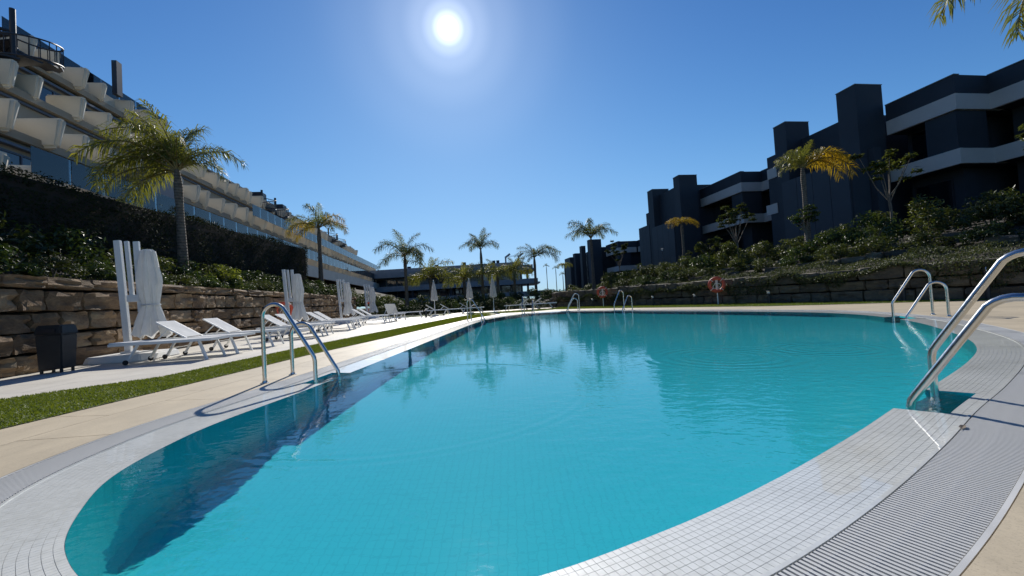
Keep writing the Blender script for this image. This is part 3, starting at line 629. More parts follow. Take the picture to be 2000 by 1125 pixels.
# ------------------------------------------------------------------ litter bin, life rings, lights, tap
b = empty('litter_bin', W(-6.5, 7.75, .004), TH); tag(b, 'black litter bin on legs against the left stone wall', 'bin')
MB().prism([(-.17, -.13), (.17, -.13), (.17, .13), (-.17, .13)], .06, .62, [(-.19, -.15), (.19, -.15), (.19, .15), (-.19, .15)]).build('body', M['black_plastic'], b, bevel=.015)
ld = MB().prism([(-.205, -.165), (.205, -.165), (.205, .165), (-.205, .165)], .625, .78, [(-.18, -.14), (.18, -.14), (.18, .14), (-.18, .14)]).build('lid', M['black_plastic'], b, bevel=.02)
MB().box(-.12, .12, -.175, -.162, .66, .72).build('flap', M['darkmetal'], ld)
for x in (-.14, .14):
    for y in (-.10, .10): MB().box(x-.015, x+.015, y-.015, y+.015, 0, .07).build('leg', M['black_plastic'], b)
def life_ring():
    root = empty('life_ring'); MB().tube([(0, 0, 0), (0, 0, .62)], .022, 10).build('post', M['white_metal'], root, True)
    R, r, n, m = .28, .065, 36, 12; V, Fc = [], []
    for i in range(n):
        for j in range(m):
            a, c = 2*math.pi*i/n, 2*math.pi*j/m; V.append(((R+r*math.cos(c))*math.cos(a), -.06+r*.75*math.sin(c), .86+(R+r*math.cos(c))*math.sin(a))); Fc.append((i*m+j, i*m+(j+1) % m, ((i+1) % n)*m+(j+1) % m, ((i+1) % n)*m+j))
    rg = MB().add(V, Fc).build('ring', M['buoy'], root, True)
    MB().box(-.05, .05, -.02, .01, .55, 1.16).build('backboard', M['grey_band'], root, bevel=.01)
    for a in (45, 135, 225, 315):
        ca, sa = math.cos(rad(a)), math.sin(rad(a)); pts = [((R+.078*math.cos(c))*ca, -.06+.062*math.sin(c), .86+(R+.078*math.cos(c))*sa) for c in np.linspace(0, 2*math.pi, 13)]
        MB().tube(pts, .012, 6).build('rope_band', M['rope'], rg)
    V = [((R*.5)*math.cos(a)*1.0+.03*math.sin(3*a), -.10, .80+.12*math.sin(a)) for a in np.linspace(0, 9.5, 26)]
    MB().tube(V, .012, 6).build('rope_coil', M['rope'], root); return root
lr = life_ring()
for k, (x, y, rz, lab) in enumerate(((8.85, 17.5, -.5, 'red life ring on a post before the right stone wall'), (5.35, 24.0, -.5, 'small distant red life ring by the far right ladder'), (*W(-6.75, 17.6)[:2], .5, 'red life ring behind the second cantilever parasol'), (*W(-5.9, 30.6)[:2], .4, 'red life ring left of the farthest cantilever parasol'))):
    o = lr if k == 0 else copy_tree(lr); o.location = (x, y, .006); o.rotation_euler = (0, 0, rz); tag(o, lab, 'life ring', 'red life rings round the pool')
def bollard():
    root = empty('bollard_light'); MB().lathe([(.055, 0), (.055, .40)], 16).build('post', M['black_plastic'], root, True)
    MB().lathe([(.05, .40), (.05, .46)], 16).build('lens', M['lens'], root, True); MB().lathe([(.07, .46), (.072, .485), (.05, .50)], 16).build('cap', M['steel'], root, True); return root
bp_ = bollard()
for k, (x, y, lab) in enumerate(((9.85, 15.6, 'black bollard light right of the red life ring'), (8.3, 18.5, 'black bollard light just left of the red life ring'), (7.15, 20.7, 'black bollard light between the two right life rings'), (11.7, 12.15, 'black bollard light seen behind the far right ladder'), (5.0, 25.4, 'black bollard light left of the distant life ring'), (-5.05, 23.4, 'short black bollard light left of the far parasols'), (*W(-6.3, 27.4)[:2], 'black bollard light beside the last cantilever parasol'))):
    o = bp_ if k == 0 else copy_tree(bp_); o.location = (x, y, .006); tag(o, lab, 'bollard light', 'black bollard lights round the lawns')
t = empty('shower_tap', (12.6, 10.75, 0)); tag(t, 'slim dark tap post with steel spout by the right wall', 'tap')
MB().lathe([(.05, 0), (.05, .74), (.03, .76)], 14).build('post', M['black_plastic'], t, True); MB().tube([(0, 0, .74), (0, 0, .84), (-.03, -.03, .86), (-.10, -.08, .80)], .014, 8).build('spout', M['steel'], t, True)
def lamp():
    root = empty('garden_lamp'); MB().tube([(0, 0, -.3), (0, 0, 1.5)], .03, 10).build('pole', M['darkmetal'], root, True)
    MB().lathe([(.06, 1.5), (.09, 1.62), (.09, 1.66)], 16).build('lens', M['lens'], root, True); MB().lathe([(.16, 1.66), (.15, 1.69), (.03, 1.74)], 18).build('hood', M['bluegrey'], root, True); return root
lm = lamp()
for k, (x, y, z, lab) in enumerate(((21.0, 30.0, 3.3, 'garden lamp post below the tall dark wall on the right'), (16.6, 44.0, 3.6, 'distant garden lamp post before the dark panelled tower'))):
    o = lm if k == 0 else copy_tree(lm); o.location = (x, y, z); tag(o, lab, 'lamp post', 'garden lamps on the right slope')

# ------------------------------------------------------------------ plants
def leaf_cloud(centers, normals, size, rng, aspect=.42, bend=.25):
    """folded diamond leaves: arrays of verts and quads-as-triangles"""
    n = len(centers); a = rng.normal(size=(n, 3)); a /= np.linalg.norm(a, axis=1, keepdims=True); ax = a-(a*normals).sum(1)[:, None]*normals; ax /= np.linalg.norm(ax, axis=1, keepdims=True)+1e-9
    side = np.cross(normals, ax); s = (size*(.6+.8*rng.random(n)))[:, None]; w = s*aspect
    V = np.stack([centers-ax*s*.5, centers+side*w*.5-normals*s*bend*.3, centers+ax*s*.5-normals*s*bend, centers-side*w*.5-normals*s*bend*.3], 1)
    b = np.arange(n)[:, None]*4; Fc = np.concatenate([b+np.array([0, 1, 2]), b+np.array([0, 2, 3])], 1).reshape(-1, 3); return V.reshape(-1, 3), Fc
def shrub_mesh(seed, mat, nclump=34, per=70, leaf=.075, rx=.55, rz=.5, tall=0):
    rng = np.random.default_rng(seed); C = rng.normal(size=(nclump, 3)); C /= np.linalg.norm(C, axis=1, keepdims=True); C *= (.45+.55*rng.random(nclump)**.5)[:, None]; C[:, 2] = abs(C[:, 2])*.95
    C *= np.array([rx, rx, rz*2*.85]); C[:, 2] += .06; cl = []; nn = []
    for c in C:
        r = .11+.10*rng.random(); d = rng.normal(size=(per, 3)); d /= np.linalg.norm(d, axis=1, keepdims=True); p = c+d*(r*(.55+.45*rng.random(per)))[:, None]*np.array([1, 1, .9+tall]); p[:, 2] = np.maximum(p[:, 2], .01); cl.append(p); nn.append(d*.8+np.array([0, 0, .6])+rng.normal(size=(per, 3))*.55)
    Nn = np.vstack(nn); Nn /= np.linalg.norm(Nn, axis=1, keepdims=True); V, Fc = leaf_cloud(np.vstack(cl), Nn, leaf, rng); return mknp('foliage', V, Fc, mat)
def stem_mesh(seed, h=.6, n=6, sp=.3):
    rng = random.Random(seed); m = MB()
    for k in range(n):
        a = rng.random()*6.28; m.tube([(0, 0, -.05), (math.cos(a)*sp*.4, math.sin(a)*sp*.4, h*.5), (math.cos(a)*sp, math.sin(a)*sp, h)], [.016, .011, .005], 5, False)
    return m.mesh('stem', M['bark'])
SH = {'green': [shrub_mesh(s, M['shrub']) for s in (1, 2, 3)], 'olive': [shrub_mesh(s, M['shrub_olive']) for s in (4, 5, 6)], 'bright': [shrub_mesh(7, M['shrub_bright'], 30, 60, .085)],
      'upright': [shrub_mesh(s, M['shrub_olive'], 30, 60, .08, .32, .75, .6) for s in (8, 9)]}
STEM = stem_mesh(1); cnt = [0]
def shrub(kind, x, y, z, w, h, lab, group):
    root = empty('shrub', (x, y, z), random.random()*6.28); k = cnt[0] = cnt[0]+1; ms = SH[kind]
    link('foliage', ms[k % len(ms)], root, scale=(w, w, h)); link('stem', STEM, root, scale=(w, w, h)); tag(root, lab, 'shrub', group)
R = random.Random(21)
# left bank, front row above the wall and a taller row behind
fr = [(6.3, 'olive', .9, .8), (7.4, 'green', 1.0, .95), (8.4, 'green', .9, .8), (9.4, 'olive', .8, .75), (10.5, 'green', .9, .8), (11.7, 'green', .95, .75), (13.1, 'olive', .8, .6), (14.5, 'green', 1.0, .7), (16.2, 'green', 1.0, .7), (18.2, 'olive', 1.1, .75), (20.5, 'green', 1.2, .8), (23, 'green', 1.2, .85), (25.6, 'green', 1.2, .8), (28.4, 'olive', 1.2, .8), (31, 'green', 1.3, .8)]
for i, (u_, kd, w, h) in enumerate(fr): shrub(kd, *W(-7.95+R.uniform(-.1, .1), u_, 1.55), w*1.15, h, '%s shrub from the left in the front row above the brown wall' % ORD[i].capitalize(), 'shrubs above the left wall')
bk = [(7.6, 'green', 1.4, 1.5), (9.4, 'olive', 1.5, 1.6), (11.2, 'green', 1.4, 1.5), (13, 'olive', 1.4, 1.25), (14.8, 'green', 1.4, 1.2), (17, 'olive', 1.5, 1.15), (19.4, 'green', 1.6, 1.1), (22, 'green', 1.7, 1.2), (25, 'olive', 1.7, 1.2), (28, 'green', 1.8, 1.2), (31.5, 'green', 1.9, 1.1), (35, 'olive', 2.0, 1.1)]
for i, (u_, kd, w, h) in enumerate(bk): shrub(kd, *W(-9.1+R.uniform(-.15, .15), u_, 1.85), w*1.1, h, '%s shrub from the left in the back row below the clipped hedge' % ORD[i].capitalize(), 'shrubs below the left hedge')
shrub('bright', *W(-8.35, 16.3, 1.75), 1.1, 1.1, 'bright yellow green shrub above the wall near the leaning parasol', 'shrubs above the left wall')
# clipped hedge: dense leaves on a box, its top edge a little ragged
def hedge():
    rng = np.random.default_rng(12); root = empty('clipped_hedge', W(-10.9, -4, 0), TH); tag(root, 'tall dark clipped hedge along the terrace of the pale building', 'hedge')
    L, H0, H1, D = 35.4, 2.3, 4.55, 1.2
    n1, n2, n3 = 46000, 16000, 2500
    a = np.column_stack([D/2+rng.normal(0, .035, n1), rng.random(n1)*L, H0+rng.random(n1)*(H1-H0)]); b = np.column_stack([(rng.random(n2)-.5)*D, rng.random(n2)*L, H1+rng.normal(0, .05, n2)]); c = np.column_stack([(rng.random(n3)-.5)*D, L+rng.normal(0, .04, n3), H0+rng.random(n3)*(H1-H0)])
    P = np.vstack([a, b, c]); P[:, 2] += .10*np.sin(P[:, 1]*.9)*(P[:, 2] > 4.2)+.04*(P[:, 1]-15)*(P[:, 2]-H0)/(H1-H0); P[:, 0] += .06*np.sin(P[:, 1]*2.3)*np.sin(P[:, 2]*2.1)
    Nn = np.vstack([np.tile([1, 0, .35], (n1, 1)), np.tile([0, 0, 1.], (n2, 1)), np.tile([0, 1, .2], (n3, 1))])+rng.normal(0, .5, (len(P), 3)); Nn /= np.linalg.norm(Nn, axis=1, keepdims=True)
    V, Fc = leaf_cloud(P, Nn, .07, rng, .5); link('foliage', mknp('foliage', V, Fc, M['hedge']), root)
    ib = [(-D/2+.08, H0-.3), (D/2-.08, H0-.3)]
    MB().add([(x, y, z) for y, zt in ((.05, H1-.62), (L-.08, H1+.72)) for x, z in ((-D/2+.08, H0-.3), (D/2-.08, H0-.3), (D/2-.08, zt), (-D/2+.08, zt))], [(0,1,2,3),(7,6,5,4),(0,4,5,1),(1,5,6,2),(2,6,7,3),(3,7,4,0)]).build('inner_branches', M['stone_core'], root)
hedge()
# trailing cover that spills over the right wall
def cover():
    rng = np.random.default_rng(15); n = 90000; t = -9+rng.random(n)*(RL+8.5); q = rng.random(n)*3.0-.32; q[:36000] = rng.random(36000)*.28-.18; k = 1-.022*np.maximum(t, 0)
    lump = .10*np.sin(t*1.7)+.07*np.sin(t*4.1+1)+.05*np.sin(q*5+t)
    hang = .16+.16*np.sin(t*.83)+.14*np.sin(t*2.1+.7)+.10*np.sin(t*5.3); z = np.where(q < .1, 1.20-rng.random(n)**1.3*np.clip(hang*1.9+.1, .08, .95), 1.18+.22*np.clip(q, 0, 2.6))*k+lump*.8+rng.normal(0, .035, n)
    P = np.column_stack([WA.x+WD.x*t-WN.x*q, WA.y+WD.y*t-WN.y*q, z]); Nn = np.tile([WN.x*.5, WN.y*.5, .8], (n, 1))+rng.normal(0, .7, (n, 3)); Nn /= np.linalg.norm(Nn, axis=1, keepdims=True)
    V, Fc = leaf_cloud(P, Nn, .075, rng, .35); o = link('ground_cover', mknp('ground_cover', V, Fc, M['cover'])); tag(o, 'low trailing ground cover spilling over the right stone wall', 'ground cover', kind='stuff')
cover()
def rslope(t, back):  # ground height on the right slope
    return float(np.interp(back, [.4, 1.5, 2.6, 6, 12, 60], [.85, 1.35, 1.6, 2.7, 3.6, 4.4]))*fz(t)
def on_slope(t, back, dz=0): p = RWp(t, back, 0); return (p[0], p[1], rslope(t, back)+dz)
# broken low stone kerb half way up the slope
kerb = empty('stone_kerb', (0, 0, 0)); tag(kerb, 'broken row of pale flat stones halfway up the right slope', 'stone kerb'); km = stone_meshes(M['greystone'], 5, 31); rk = random.Random(5)
for row, bk_ in ((0, 2.75), (1, 4.3)):
    t_ = -5.0
    while t_ < 20:
        w = rk.uniform(.5, 1.1)
        if rk.random() < .62: link('stone', rk.choice(km), kerb, on_slope(t_+w/2, bk_+rk.uniform(-.12, .12), .10), (rk.uniform(-.08, .08), rk.uniform(-.06, .06), math.atan2(WD.y, WD.x)+rk.uniform(-.15, .15)), (w, .4, rk.uniform(.2, .34)))
        t_ += w
for i in range(20):
    t_ = -5+i*1.42; kd = R.choice(['olive', 'green', 'upright', 'olive', 'green']); shrub(kd, *on_slope(t_, 3.3+R.uniform(-.3, .4), -.05), R.uniform(1.1, 1.5), R.uniform(.75, 1.1)*(.95 if kd != 'upright' else .8), '%s shrub from the far right in the lower row of the right slope' % ORD[i].capitalize(), 'shrubs on the right slope, lower row')
for i in range(19):
    t_ = -6+i*1.65; kd = R.choice(['olive', 'green', 'upright', 'green']); shrub(kd, *on_slope(t_, 5.3+R.uniform(-.4, .5), -.05), R.uniform(1.5, 2.0), R.uniform(1.3, 2.0)*(.9 if kd != 'upright' else .75), '%s shrub from the far right in the upper row of the right slope' % ORD[i].capitalize(), 'shrubs on the right slope, upper row')
for i in range(9):
    t_ = 10+i*1.9; shrub('olive', *on_slope(t_, 8.5+R.uniform(-.4, .5), -.05), R.uniform(1.6, 2.0), R.uniform(1.1, 1.5), '%s tall olive bush from the right below the panelled towers' % ORD[i].capitalize(), 'bushes below the right building')
for i in range(10):
    t_ = -7+i*1.9; shrub(['green', 'olive', 'upright'][i % 3], *on_slope(t_, 8.6+R.uniform(-.6, .6), -.05), R.uniform(1.7, 2.2), R.uniform(1.2, 1.6)*(.8 if i % 3 == 2 else 1), '%s dark bush from the far right close under the balconies' % ORD[i].capitalize(), 'bushes under the right balconies')
for i in range(8):
    shrub(['green', 'olive'][i % 2], *W(-7.7+.3*(i % 3), 32+i*2.2, .9), R.uniform(1.9, 2.3), R.uniform(1.1, 1.5), '%s bush from the left beyond the end of the brown wall' % ORD[i].capitalize(), 'bushes beyond the left wall')
for i in range(9):
    shrub(['green', 'olive'][i % 2], *W(22.3+R.uniform(-1, 1), 52+i*5.5, .6), R.uniform(3.0, 3.8), R.uniform(1.9, 2.6), '%s bush from the right at the foot of the distant dark building' % ORD[i].capitalize(), 'bushes at the distant dark building')
# planting behind the far deck
for i in range(15):
    x = -11.5+i*1.12; kd = ['green', 'olive', 'green', 'green'][i % 4]; shrub(kd, x+R.uniform(-.2, .2), 31.5+R.uniform(-.5, .8), -.05, R.uniform(1.3, 1.8), R.uniform(.9, 1.35), '%s dark bush from the left behind the far loungers' % ORD[i].capitalize(), 'bushes behind the far deck')
for i in range(9):
    x = -10+i*1.7; shrub('green', x, 36.5+R.uniform(-.6, .6), -.05, 2.2, 1.9, '%s large bush from the left in front of the far building' % ORD[i].capitalize(), 'bushes before the far building')

# feather palms: each frond is one large leaf, copied round the crown
def frond(seed, L, e0, droop, mat, fluffy=.85, sway=0.0, ll=.52, npair=58):
    rng = np.random.default_rng(seed); T = 14; ang = rad(e0); p = np.zeros(3); pts = [p.copy()]; tang = []
    for i in range(T):
        t = (i+.5)/T; a = ang-rad(droop)*t**1.35; d = np.array([math.cos(a), sway*t*t, math.sin(a)]); d /= np.linalg.norm(d); p = p+d*L/T; pts.append(p.copy()); tang.append(d)
    pts = np.array(pts); m = MB().tube(pts.tolist(), [.026*(1-.85*i/T)*L/2.2+.003 for i in range(T+1)], 5, False)
    ra = m.mesh('rachis', M['rachis']); V, Fc = [], []
    for k in range(npair):
        t = .14+.86*(k+rng.random()*.6)/npair; f = t*T; i = min(int(f), T-1); P = pts[i]+(pts[i+1]-pts[i])*(f-i); d = tang[i]
        s0 = np.cross(d, [0, 0, 1]); s0 /= np.linalg.norm(s0)+1e-9; u0 = np.cross(s0, d); ln = ll*(math.sin(math.pi*(.10+.84*t))**.7+.10)
        for sg in (-1, 1):
            tw = rng.normal(0, fluffy); fw = .55+.5*t; dd = s0*sg*math.cos(tw)+u0*math.sin(tw)*1.0+d*fw; dd /= np.linalg.norm(dd); l_ = ln*(.8+.4*rng.random())
            mid = P+dd*l_*.5+np.array([0, 0, -.03*l_]); d2 = dd+np.array([0, 0, -.95-.5*rng.random()]); d2 /= np.linalg.norm(d2); end = mid+d2*l_*.55
            wv = np.cross(dd, u0+rng.normal(0, .3, 3)); wv = wv/(np.linalg.norm(wv)+1e-9)*.0105*(L/2.2+.3); b = len(V); V += [P-wv*.5, P+wv*.5, mid+wv, mid-wv, end]; Fc += [(b, b+1, b+2), (b, b+2, b+3), (b+3, b+2, b+4)]
    lf = mknp('frond', np.array(V), np.array(Fc), mat); return ra, lf
FR = {}
for key, mat in (('palm', M['palm']), ('dark', M['palm_dark']), ('yellow', M['palm_yellow'])):
    FR[key] = [frond(1, 2.2, 72, 95, mat), frond(2, 2.3, 55, 115, mat), frond(3, 2.2, 38, 120, mat), frond(4, 2.1, 18, 85, mat), frond(5, 1.9, 82, 60, mat, .5), frond(6, 2.0, 0, 60, mat, .7)]
def palm(x, y, z0, zc, r0, lab, fronds, key='palm', scale=1.0, lean=(0, 0), skirt=0, group='feather palms'):
    root = empty('palm_tree', (x, y, z0)); tag(root, lab, 'palm tree', group); h = zc-z0; m = MB(); K = 14
    pts = [(lean[0]*(i/K)**1.6, lean[1]*(i/K)**1.6, -.25+(h+.25)*i/K) for i in range(K+1)]
    rs = [r0*(1.25-.45*min(1, i/K*1.6)) for i in range(K+1)]; rs[-4] *= 1.10; rs[-3] *= 1.16; rs[-2] *= .95; rs[-1] *= .6
    m.tube(pts, rs, 12).build('trunk', M['trunk'], root, True)
    for i, (az, kind, s) in enumerate(fronds):
        k2 = key
        if isinstance(kind, str): k2, kind = ('yellow', int(kind[1:]))
        ra, lf = FR[k2][kind]; f = link('frond', lf, root, (lean[0], lean[1], h-.06), (0, 0, rad(az)), (s*scale,)*3); link('rachis', ra, f)
    return root
def fan(n, seed, kinds=(0, 1, 2, 1, 2, 3, 4, 2), s=(.85, 1.1)):
    r = random.Random(seed); return [(360*i/n+r.uniform(-14, 14), kinds[(i*3+seed) % len(kinds)], r.uniform(*s)) for i in range(n)]
p1 = W(-8.75, 14.85)
palm(p1[0], p1[1], 1.8, 5.75, .14, 'leaning windblown palm with long fronds on the left bank', [(175, 1, .95), (190, 2, 1.0), (205, 2, .9), (160, 3, .95), (178, 5, .85), (150, 1, .85), (120, 0, .8), (230, 1, .8), (100, 4, .9), (255, 0, .75), (10, 2, .62), (350, 1, .6), (165, 0, .9), (195, 3, .85), (30, 1, .5), (310, 0, .6), (140, 0, 1.0), (185, 0, 1.05), (215, 4, .9), (200, 1, 1.05), (90, 4, 1.0), (60, 0, .75), (270, 4, .9), (15, 1, .8)], 'palm', 1.32, (-.1, 0))
palm(*W(-9.6, 32.0)[:2], 2.3, 7.0, .16, 'palm with yellowing fronds before the dark spiral stairs on the left', [(180, 'y2', 1.1), (165, 'y3', 1.0), (0, 'y2', 1.0), (20, 2, .9), (90, 0, 1.0), (140, 1, 1.0), (220, 1, .95), (270, 0, 1.0), (320, 2, 1.0), (60, 1, .9), (200, 2, 1), (300, 4, .9), (345, 'y1', 1.0)], 'palm', 1.2)
palm(-9.0, 34.5, -.05, 5.0, .16, 'palm with drooping fronds left of the far building', fan(13, 3), 'dark', 1.35)
palm(-7.2, 36.0, -.05, 3.1, .17, 'low bushy green palm behind the left far parasol', fan(14, 5), 'palm', 1.3)
palm(-4.5, 38.5, -.05, 2.9, .16, 'low bushy palm between the left and middle far parasols', fan(13, 8), 'palm', 1.2)
palm(-2.95, 41.0, -.05, 6.0, .15, 'tallest slender palm rising above the roof of the far building', fan(10, 4, (0, 1, 2, 0, 4, 1)), 'dark', 1.25)
palm(-1.35, 39.5, -.05, 3.3, .16, 'green palm with dead skirt left of the far roof pergola', fan(13, 9), 'palm', 1.15)
palm(.3, 40.0, -.05, 3.5, .15, 'green palm right of the far roof pergola', fan(12, 10), 'palm', 1.1)
palm(2.2, 37.0, -.05, 4.5, .14, 'slender palm against the sky at the right end of the far building', [(0, 2, 1.0), (10, 1, 1.15), (-20, 2, 1.1), (180, 0, .8), (165, 1, .85), (200, 2, .6), (90, 0, .7), (270, 1, .7), (330, 1, 1.0), (30, 0, .9), (140, 4, .8), (240, 3, .6)], 'dark', 1.15)
palm(*W(13.8, 38.0)[:2], 1.3, 6.3, .15, 'palm with spreading fronds above the distant dark tower', fan(12, 12, (1, 2, 1, 0, 2, 3)), 'dark', 1.35)
palm(*W(17.1, 27.6)[:2], 1.9, 5.65, .11, 'small golden yellow palm before the dark panelled tower', [(180, 'y2', .62), (200, 'y1', .6), (160, 'y1', .62), (0, 'y2', .72), (15, 'y1', .62), (340, 'y2', .62), (90, 'y1', .5), (270, 'y1', .5), (120, 'y0', .5), (60, 'y0', .5), (225, 'y2', .55), (315, 'y2', .55), (190, 'y3', .5)], 'yellow', .95)
palm(*W(17.6, 17.6)[:2], 2.6, 6.45, .125, 'palm with one long golden frond before the right building', [(0, 'y1', 1.25), (-8, 'y2', 1.3), (8, 'y2', 1.2), (-15, 'y1', 1.05), (180, 1, .7), (170, 2, .6), (195, 0, .65), (90, 4, .8), (270, 4, .75), (130, 0, .7), (230, 0, .7), (60, 0, .6), (300, 0, .6), (20, 'y1', .9)], 'palm', 1.0)
palm(7.9, 5.2, 0, 5.15, .13, 'palm at the right whose frond tips hang into the top corner', [(180, 2, .9), (168, 3, .9), (192, 1, .95), (150, 1, .9), (215, 2, .9), (90, 1, 1), (60, 2, 1), (20, 1, 1), (340, 2, 1), (300, 1, 1), (260, 0, 1), (120, 0, .9)], 'dark', 1.0)
for x, y, zc, lab in ((13.2, 150, 12.5, 'tiny distant palm silhouette, left one against the sky'), (16.6, 150, 11.5, 'tiny distant palm silhouette, middle one against the sky'), (17.2, 135, 8.2, 'tiny distant low palm right of the silhouettes')): palm(x, y, -.2, zc, .14, lab, fan(9, 6, (1, 2, 3, 0), (.5, .75)), 'dark', 1.0, group='distant palms')
palm(9.6, 72, -.05, 6.3, .14, 'small distant palm left of the farthest dark block', fan(10, 7, (1, 2, 2)), 'palm', .9, group='distant palms')

# young trees with leaf rosettes at the branch ends
def rosette_tree(name, lab, x, y, z, h, spread, seed, mat, nb=7, per=46, leaf=.22):
    rng = np.random.default_rng(seed); root = empty(name, (x, y, z)); tag(root, lab, 'young tree', 'young trees on the right slope'); m = MB(); P, Nn = [], []
    m.tube([(0, 0, -.2), (.03, 0, h*.3), (0, .03, h*.45)], [.055, .045, .035], 8)
    for k in range(nb):
        a = 2*math.pi*k/nb+rng.normal(0, .3); r = spread*(.4+.6*rng.random()); top = h*(.62+.38*rng.random()); e = np.array([math.cos(a)*r, math.sin(a)*r, top])
        m.tube([(0, .02, h*(.25+.2*rng.random())), (e[0]*.45, e[1]*.45, h*.55), tuple(e)], [.028, .02, .01], 6, False)
        for c in (e, e*.93+rng.normal(0, .14, 3), e*.85+rng.normal(0, .2, 3)):
            d = rng.normal(size=(per, 3)); d[:, 2] = abs(d[:, 2])*.35-.05; d /= np.linalg.norm(d, axis=1, keepdims=True); P.append(c+d*(.07+.16*rng.random(per))[:, None]); q = d*.35+np.array([0, 0, 1.])+rng.normal(0, .35, (per, 3)); Nn.append(q/np.linalg.norm(q, axis=1, keepdims=True))
    m.build('trunk', M['bark'], root, True); V, Fc = leaf_cloud(np.vstack(P), np.vstack(Nn), leaf, rng, .36, .35); link('crown', mknp('crown', V, Fc, mat), root)
rosette_tree('young_tree', 'airy young tree with leaf rosettes before the grey balcony bands', *W(19.6, 15.3)[:2], 2.7, 3.9, 1.0, 3, M['shrub_olive'])
rosette_tree('young_tree', 'round headed young tree before the middle grey balconies', *W(17.6, 22.6)[:2], 2.2, 3.5, 1.0, 5, M['shrub_olive'], 9, 60, .2)
rosette_tree('young_tree', 'sparse young tree cut by the right edge below the roof', *W(20.4, 10.6)[:2], 2.8, 3.4, 1.1, 8, M['shrub_olive'], 7)
rosette_tree('young_tree', 'low leafy sapling at the foot of the gold fronded palm', *W(17.2, 17.3)[:2], 2.5, 1.9, .55, 9, M['shrub'], 7, 40, .16)
rosette_tree('young_tree', 'broad leaved young tree between the yellow palm and round headed tree', *W(17.4, 25.2)[:2], 2.0, 2.2, 1.0, 13, M['shrub_olive'], 9, 60, .2)
rosette_tree('young_tree', 'small young tree above the roof edge of the distant dark block', *W(20, 46)[:2], 2.4, 4.6, 1.6, 14, M['shrub_olive'], 10, 60, .28)

# a dry leaf blown onto the pool edge
lf = empty('fallen_leaf', (2.16, 2.0, .004), .6); tag(lf, 'small brown fallen leaf on the pool edge beside the near ladder', 'leaf')
MB().add([(-.03, 0, 0), (-.01, -.012, .004), (.02, -.009, .006), (.04, 0, .003), (.02, .01, .007), (-.01, .013, .005)], [(0, 1, 2, 3), (0, 3, 4, 5)]).build('blade', M['bark'], lf); MB().tube([(-.05, 0, .002), (-.03, 0, .001)], .0012, 5).build('stalk', M['bark'], lf)

# ------------------------------------------------------------------ pale stepped apartment building on the left (local x = across, y = along)
LB = empty('stepped_apartment_building', (0, 0, 0), TH); tag(LB, 'long pale beige stepped apartment building with jutting saw-tooth balconies', 'building')
def wedge_mesh(seed):
    """saw-tooth balcony front: broad side to the south, tapering towards its foot, soft corners"""
    r = random.Random(seed); H = 1.0; bot = [(-1.2, .06), (.22, .30), (.22, .46), (-1.2, 1.50)]; top = [(-1.2, 0), (.42, .20), (.42, .52), (-1.2, 1.54)]
    return MB().prism(bot, -H, 0, top).mesh('balcony_front', M['beige'], True, .09, 3)
WM = wedge_mesh(1)
glass_unit = MB().box(-.006, .006, .015, 1.485, 0, .95).mesh('rail_pane', M['rail_glass'])
def level(vr, zt, ua, ub, glass=(), glass_off=.30, nxt=None, win=True, boxes=True):
    per = 1.55; r = random.Random(int(zt*10))
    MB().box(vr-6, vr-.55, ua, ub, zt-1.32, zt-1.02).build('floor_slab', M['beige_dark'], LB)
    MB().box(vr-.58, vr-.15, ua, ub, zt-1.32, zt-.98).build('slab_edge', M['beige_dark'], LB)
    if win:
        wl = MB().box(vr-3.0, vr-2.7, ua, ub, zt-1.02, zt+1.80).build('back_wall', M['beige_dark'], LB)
        q = ua+.3
        while q < ub-2.4:
            w = r.choice([1.9, 2.4, 3.0]); fr_ = MB(); a, b_ = q, q+w
            for (y0, y1, z0, z1) in ((a, b_, zt+1.25, zt+1.32), (a, b_, zt-1.02, zt-.95), (a, a+.06, zt-.95, zt+1.25), (b_-.06, b_, zt-.95, zt+1.25), ((a+b_)/2-.03, (a+b_)/2+.03, zt-.95, zt+1.25)): fr_.box(vr-2.70, vr-2.64, y0, y1, z0, z1)
            f = fr_.build('window', M['slate_and_shadow'], LB); MB().box(vr-2.697, vr-2.68, a+.06, b_-.06, zt-.95, zt+1.25).build('pane', M['window'], f)
            q += w+r.choice([.25, .25, .8])
        MB().box(vr-2.69, vr-2.45, ua, ub, zt+1.50, zt+1.62).build('shadow_line', M['slate_and_shadow'], LB)  # thin dark strip: shadow on the slab edge above, put into colour
    if boxes:
        y = ua; k = 0
        while y+per <= ub+.01:
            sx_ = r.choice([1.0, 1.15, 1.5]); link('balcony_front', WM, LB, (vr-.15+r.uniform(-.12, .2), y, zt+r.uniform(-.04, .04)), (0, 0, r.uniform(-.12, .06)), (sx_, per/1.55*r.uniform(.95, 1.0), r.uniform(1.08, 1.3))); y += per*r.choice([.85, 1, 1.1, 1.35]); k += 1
    for (ga, gb) in glass:
        y = ga
        while y < gb: link('rail_pane', glass_unit, LB, (vr+glass_off, y, zt-.52 if glass_off > 0 else zt), None, (1, 1, 1)); y += 1.5
level(-14.6, 6.6, 13, 104, ((16, 36), (36, 104)), .55)
level(-16.9, 9.75, 13, 96, ((37, 96),), .55)
level(-19.0, 12.75, 14, 88)
level(-21.3, 16.0, 15, 36.5, ((24, 36),), -.9, win=False)
MB().box(-27, -21.9, 15, 36.5, 15.1, 15.9).build('roof_terrace', M['beige'], LB)
MB().box(-27, -21.9, 36.5, 88, 11.7, 12.6).build('roof_terrace', M['beige_dark'], LB)
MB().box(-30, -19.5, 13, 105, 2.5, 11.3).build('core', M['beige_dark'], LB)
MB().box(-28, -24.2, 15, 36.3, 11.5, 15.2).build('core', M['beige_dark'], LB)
MB().box(-16.6, -14.9, 22.5, 25.5, 6.5, 8.35).build('partition_wall', M['slate_and_shadow'], LB)
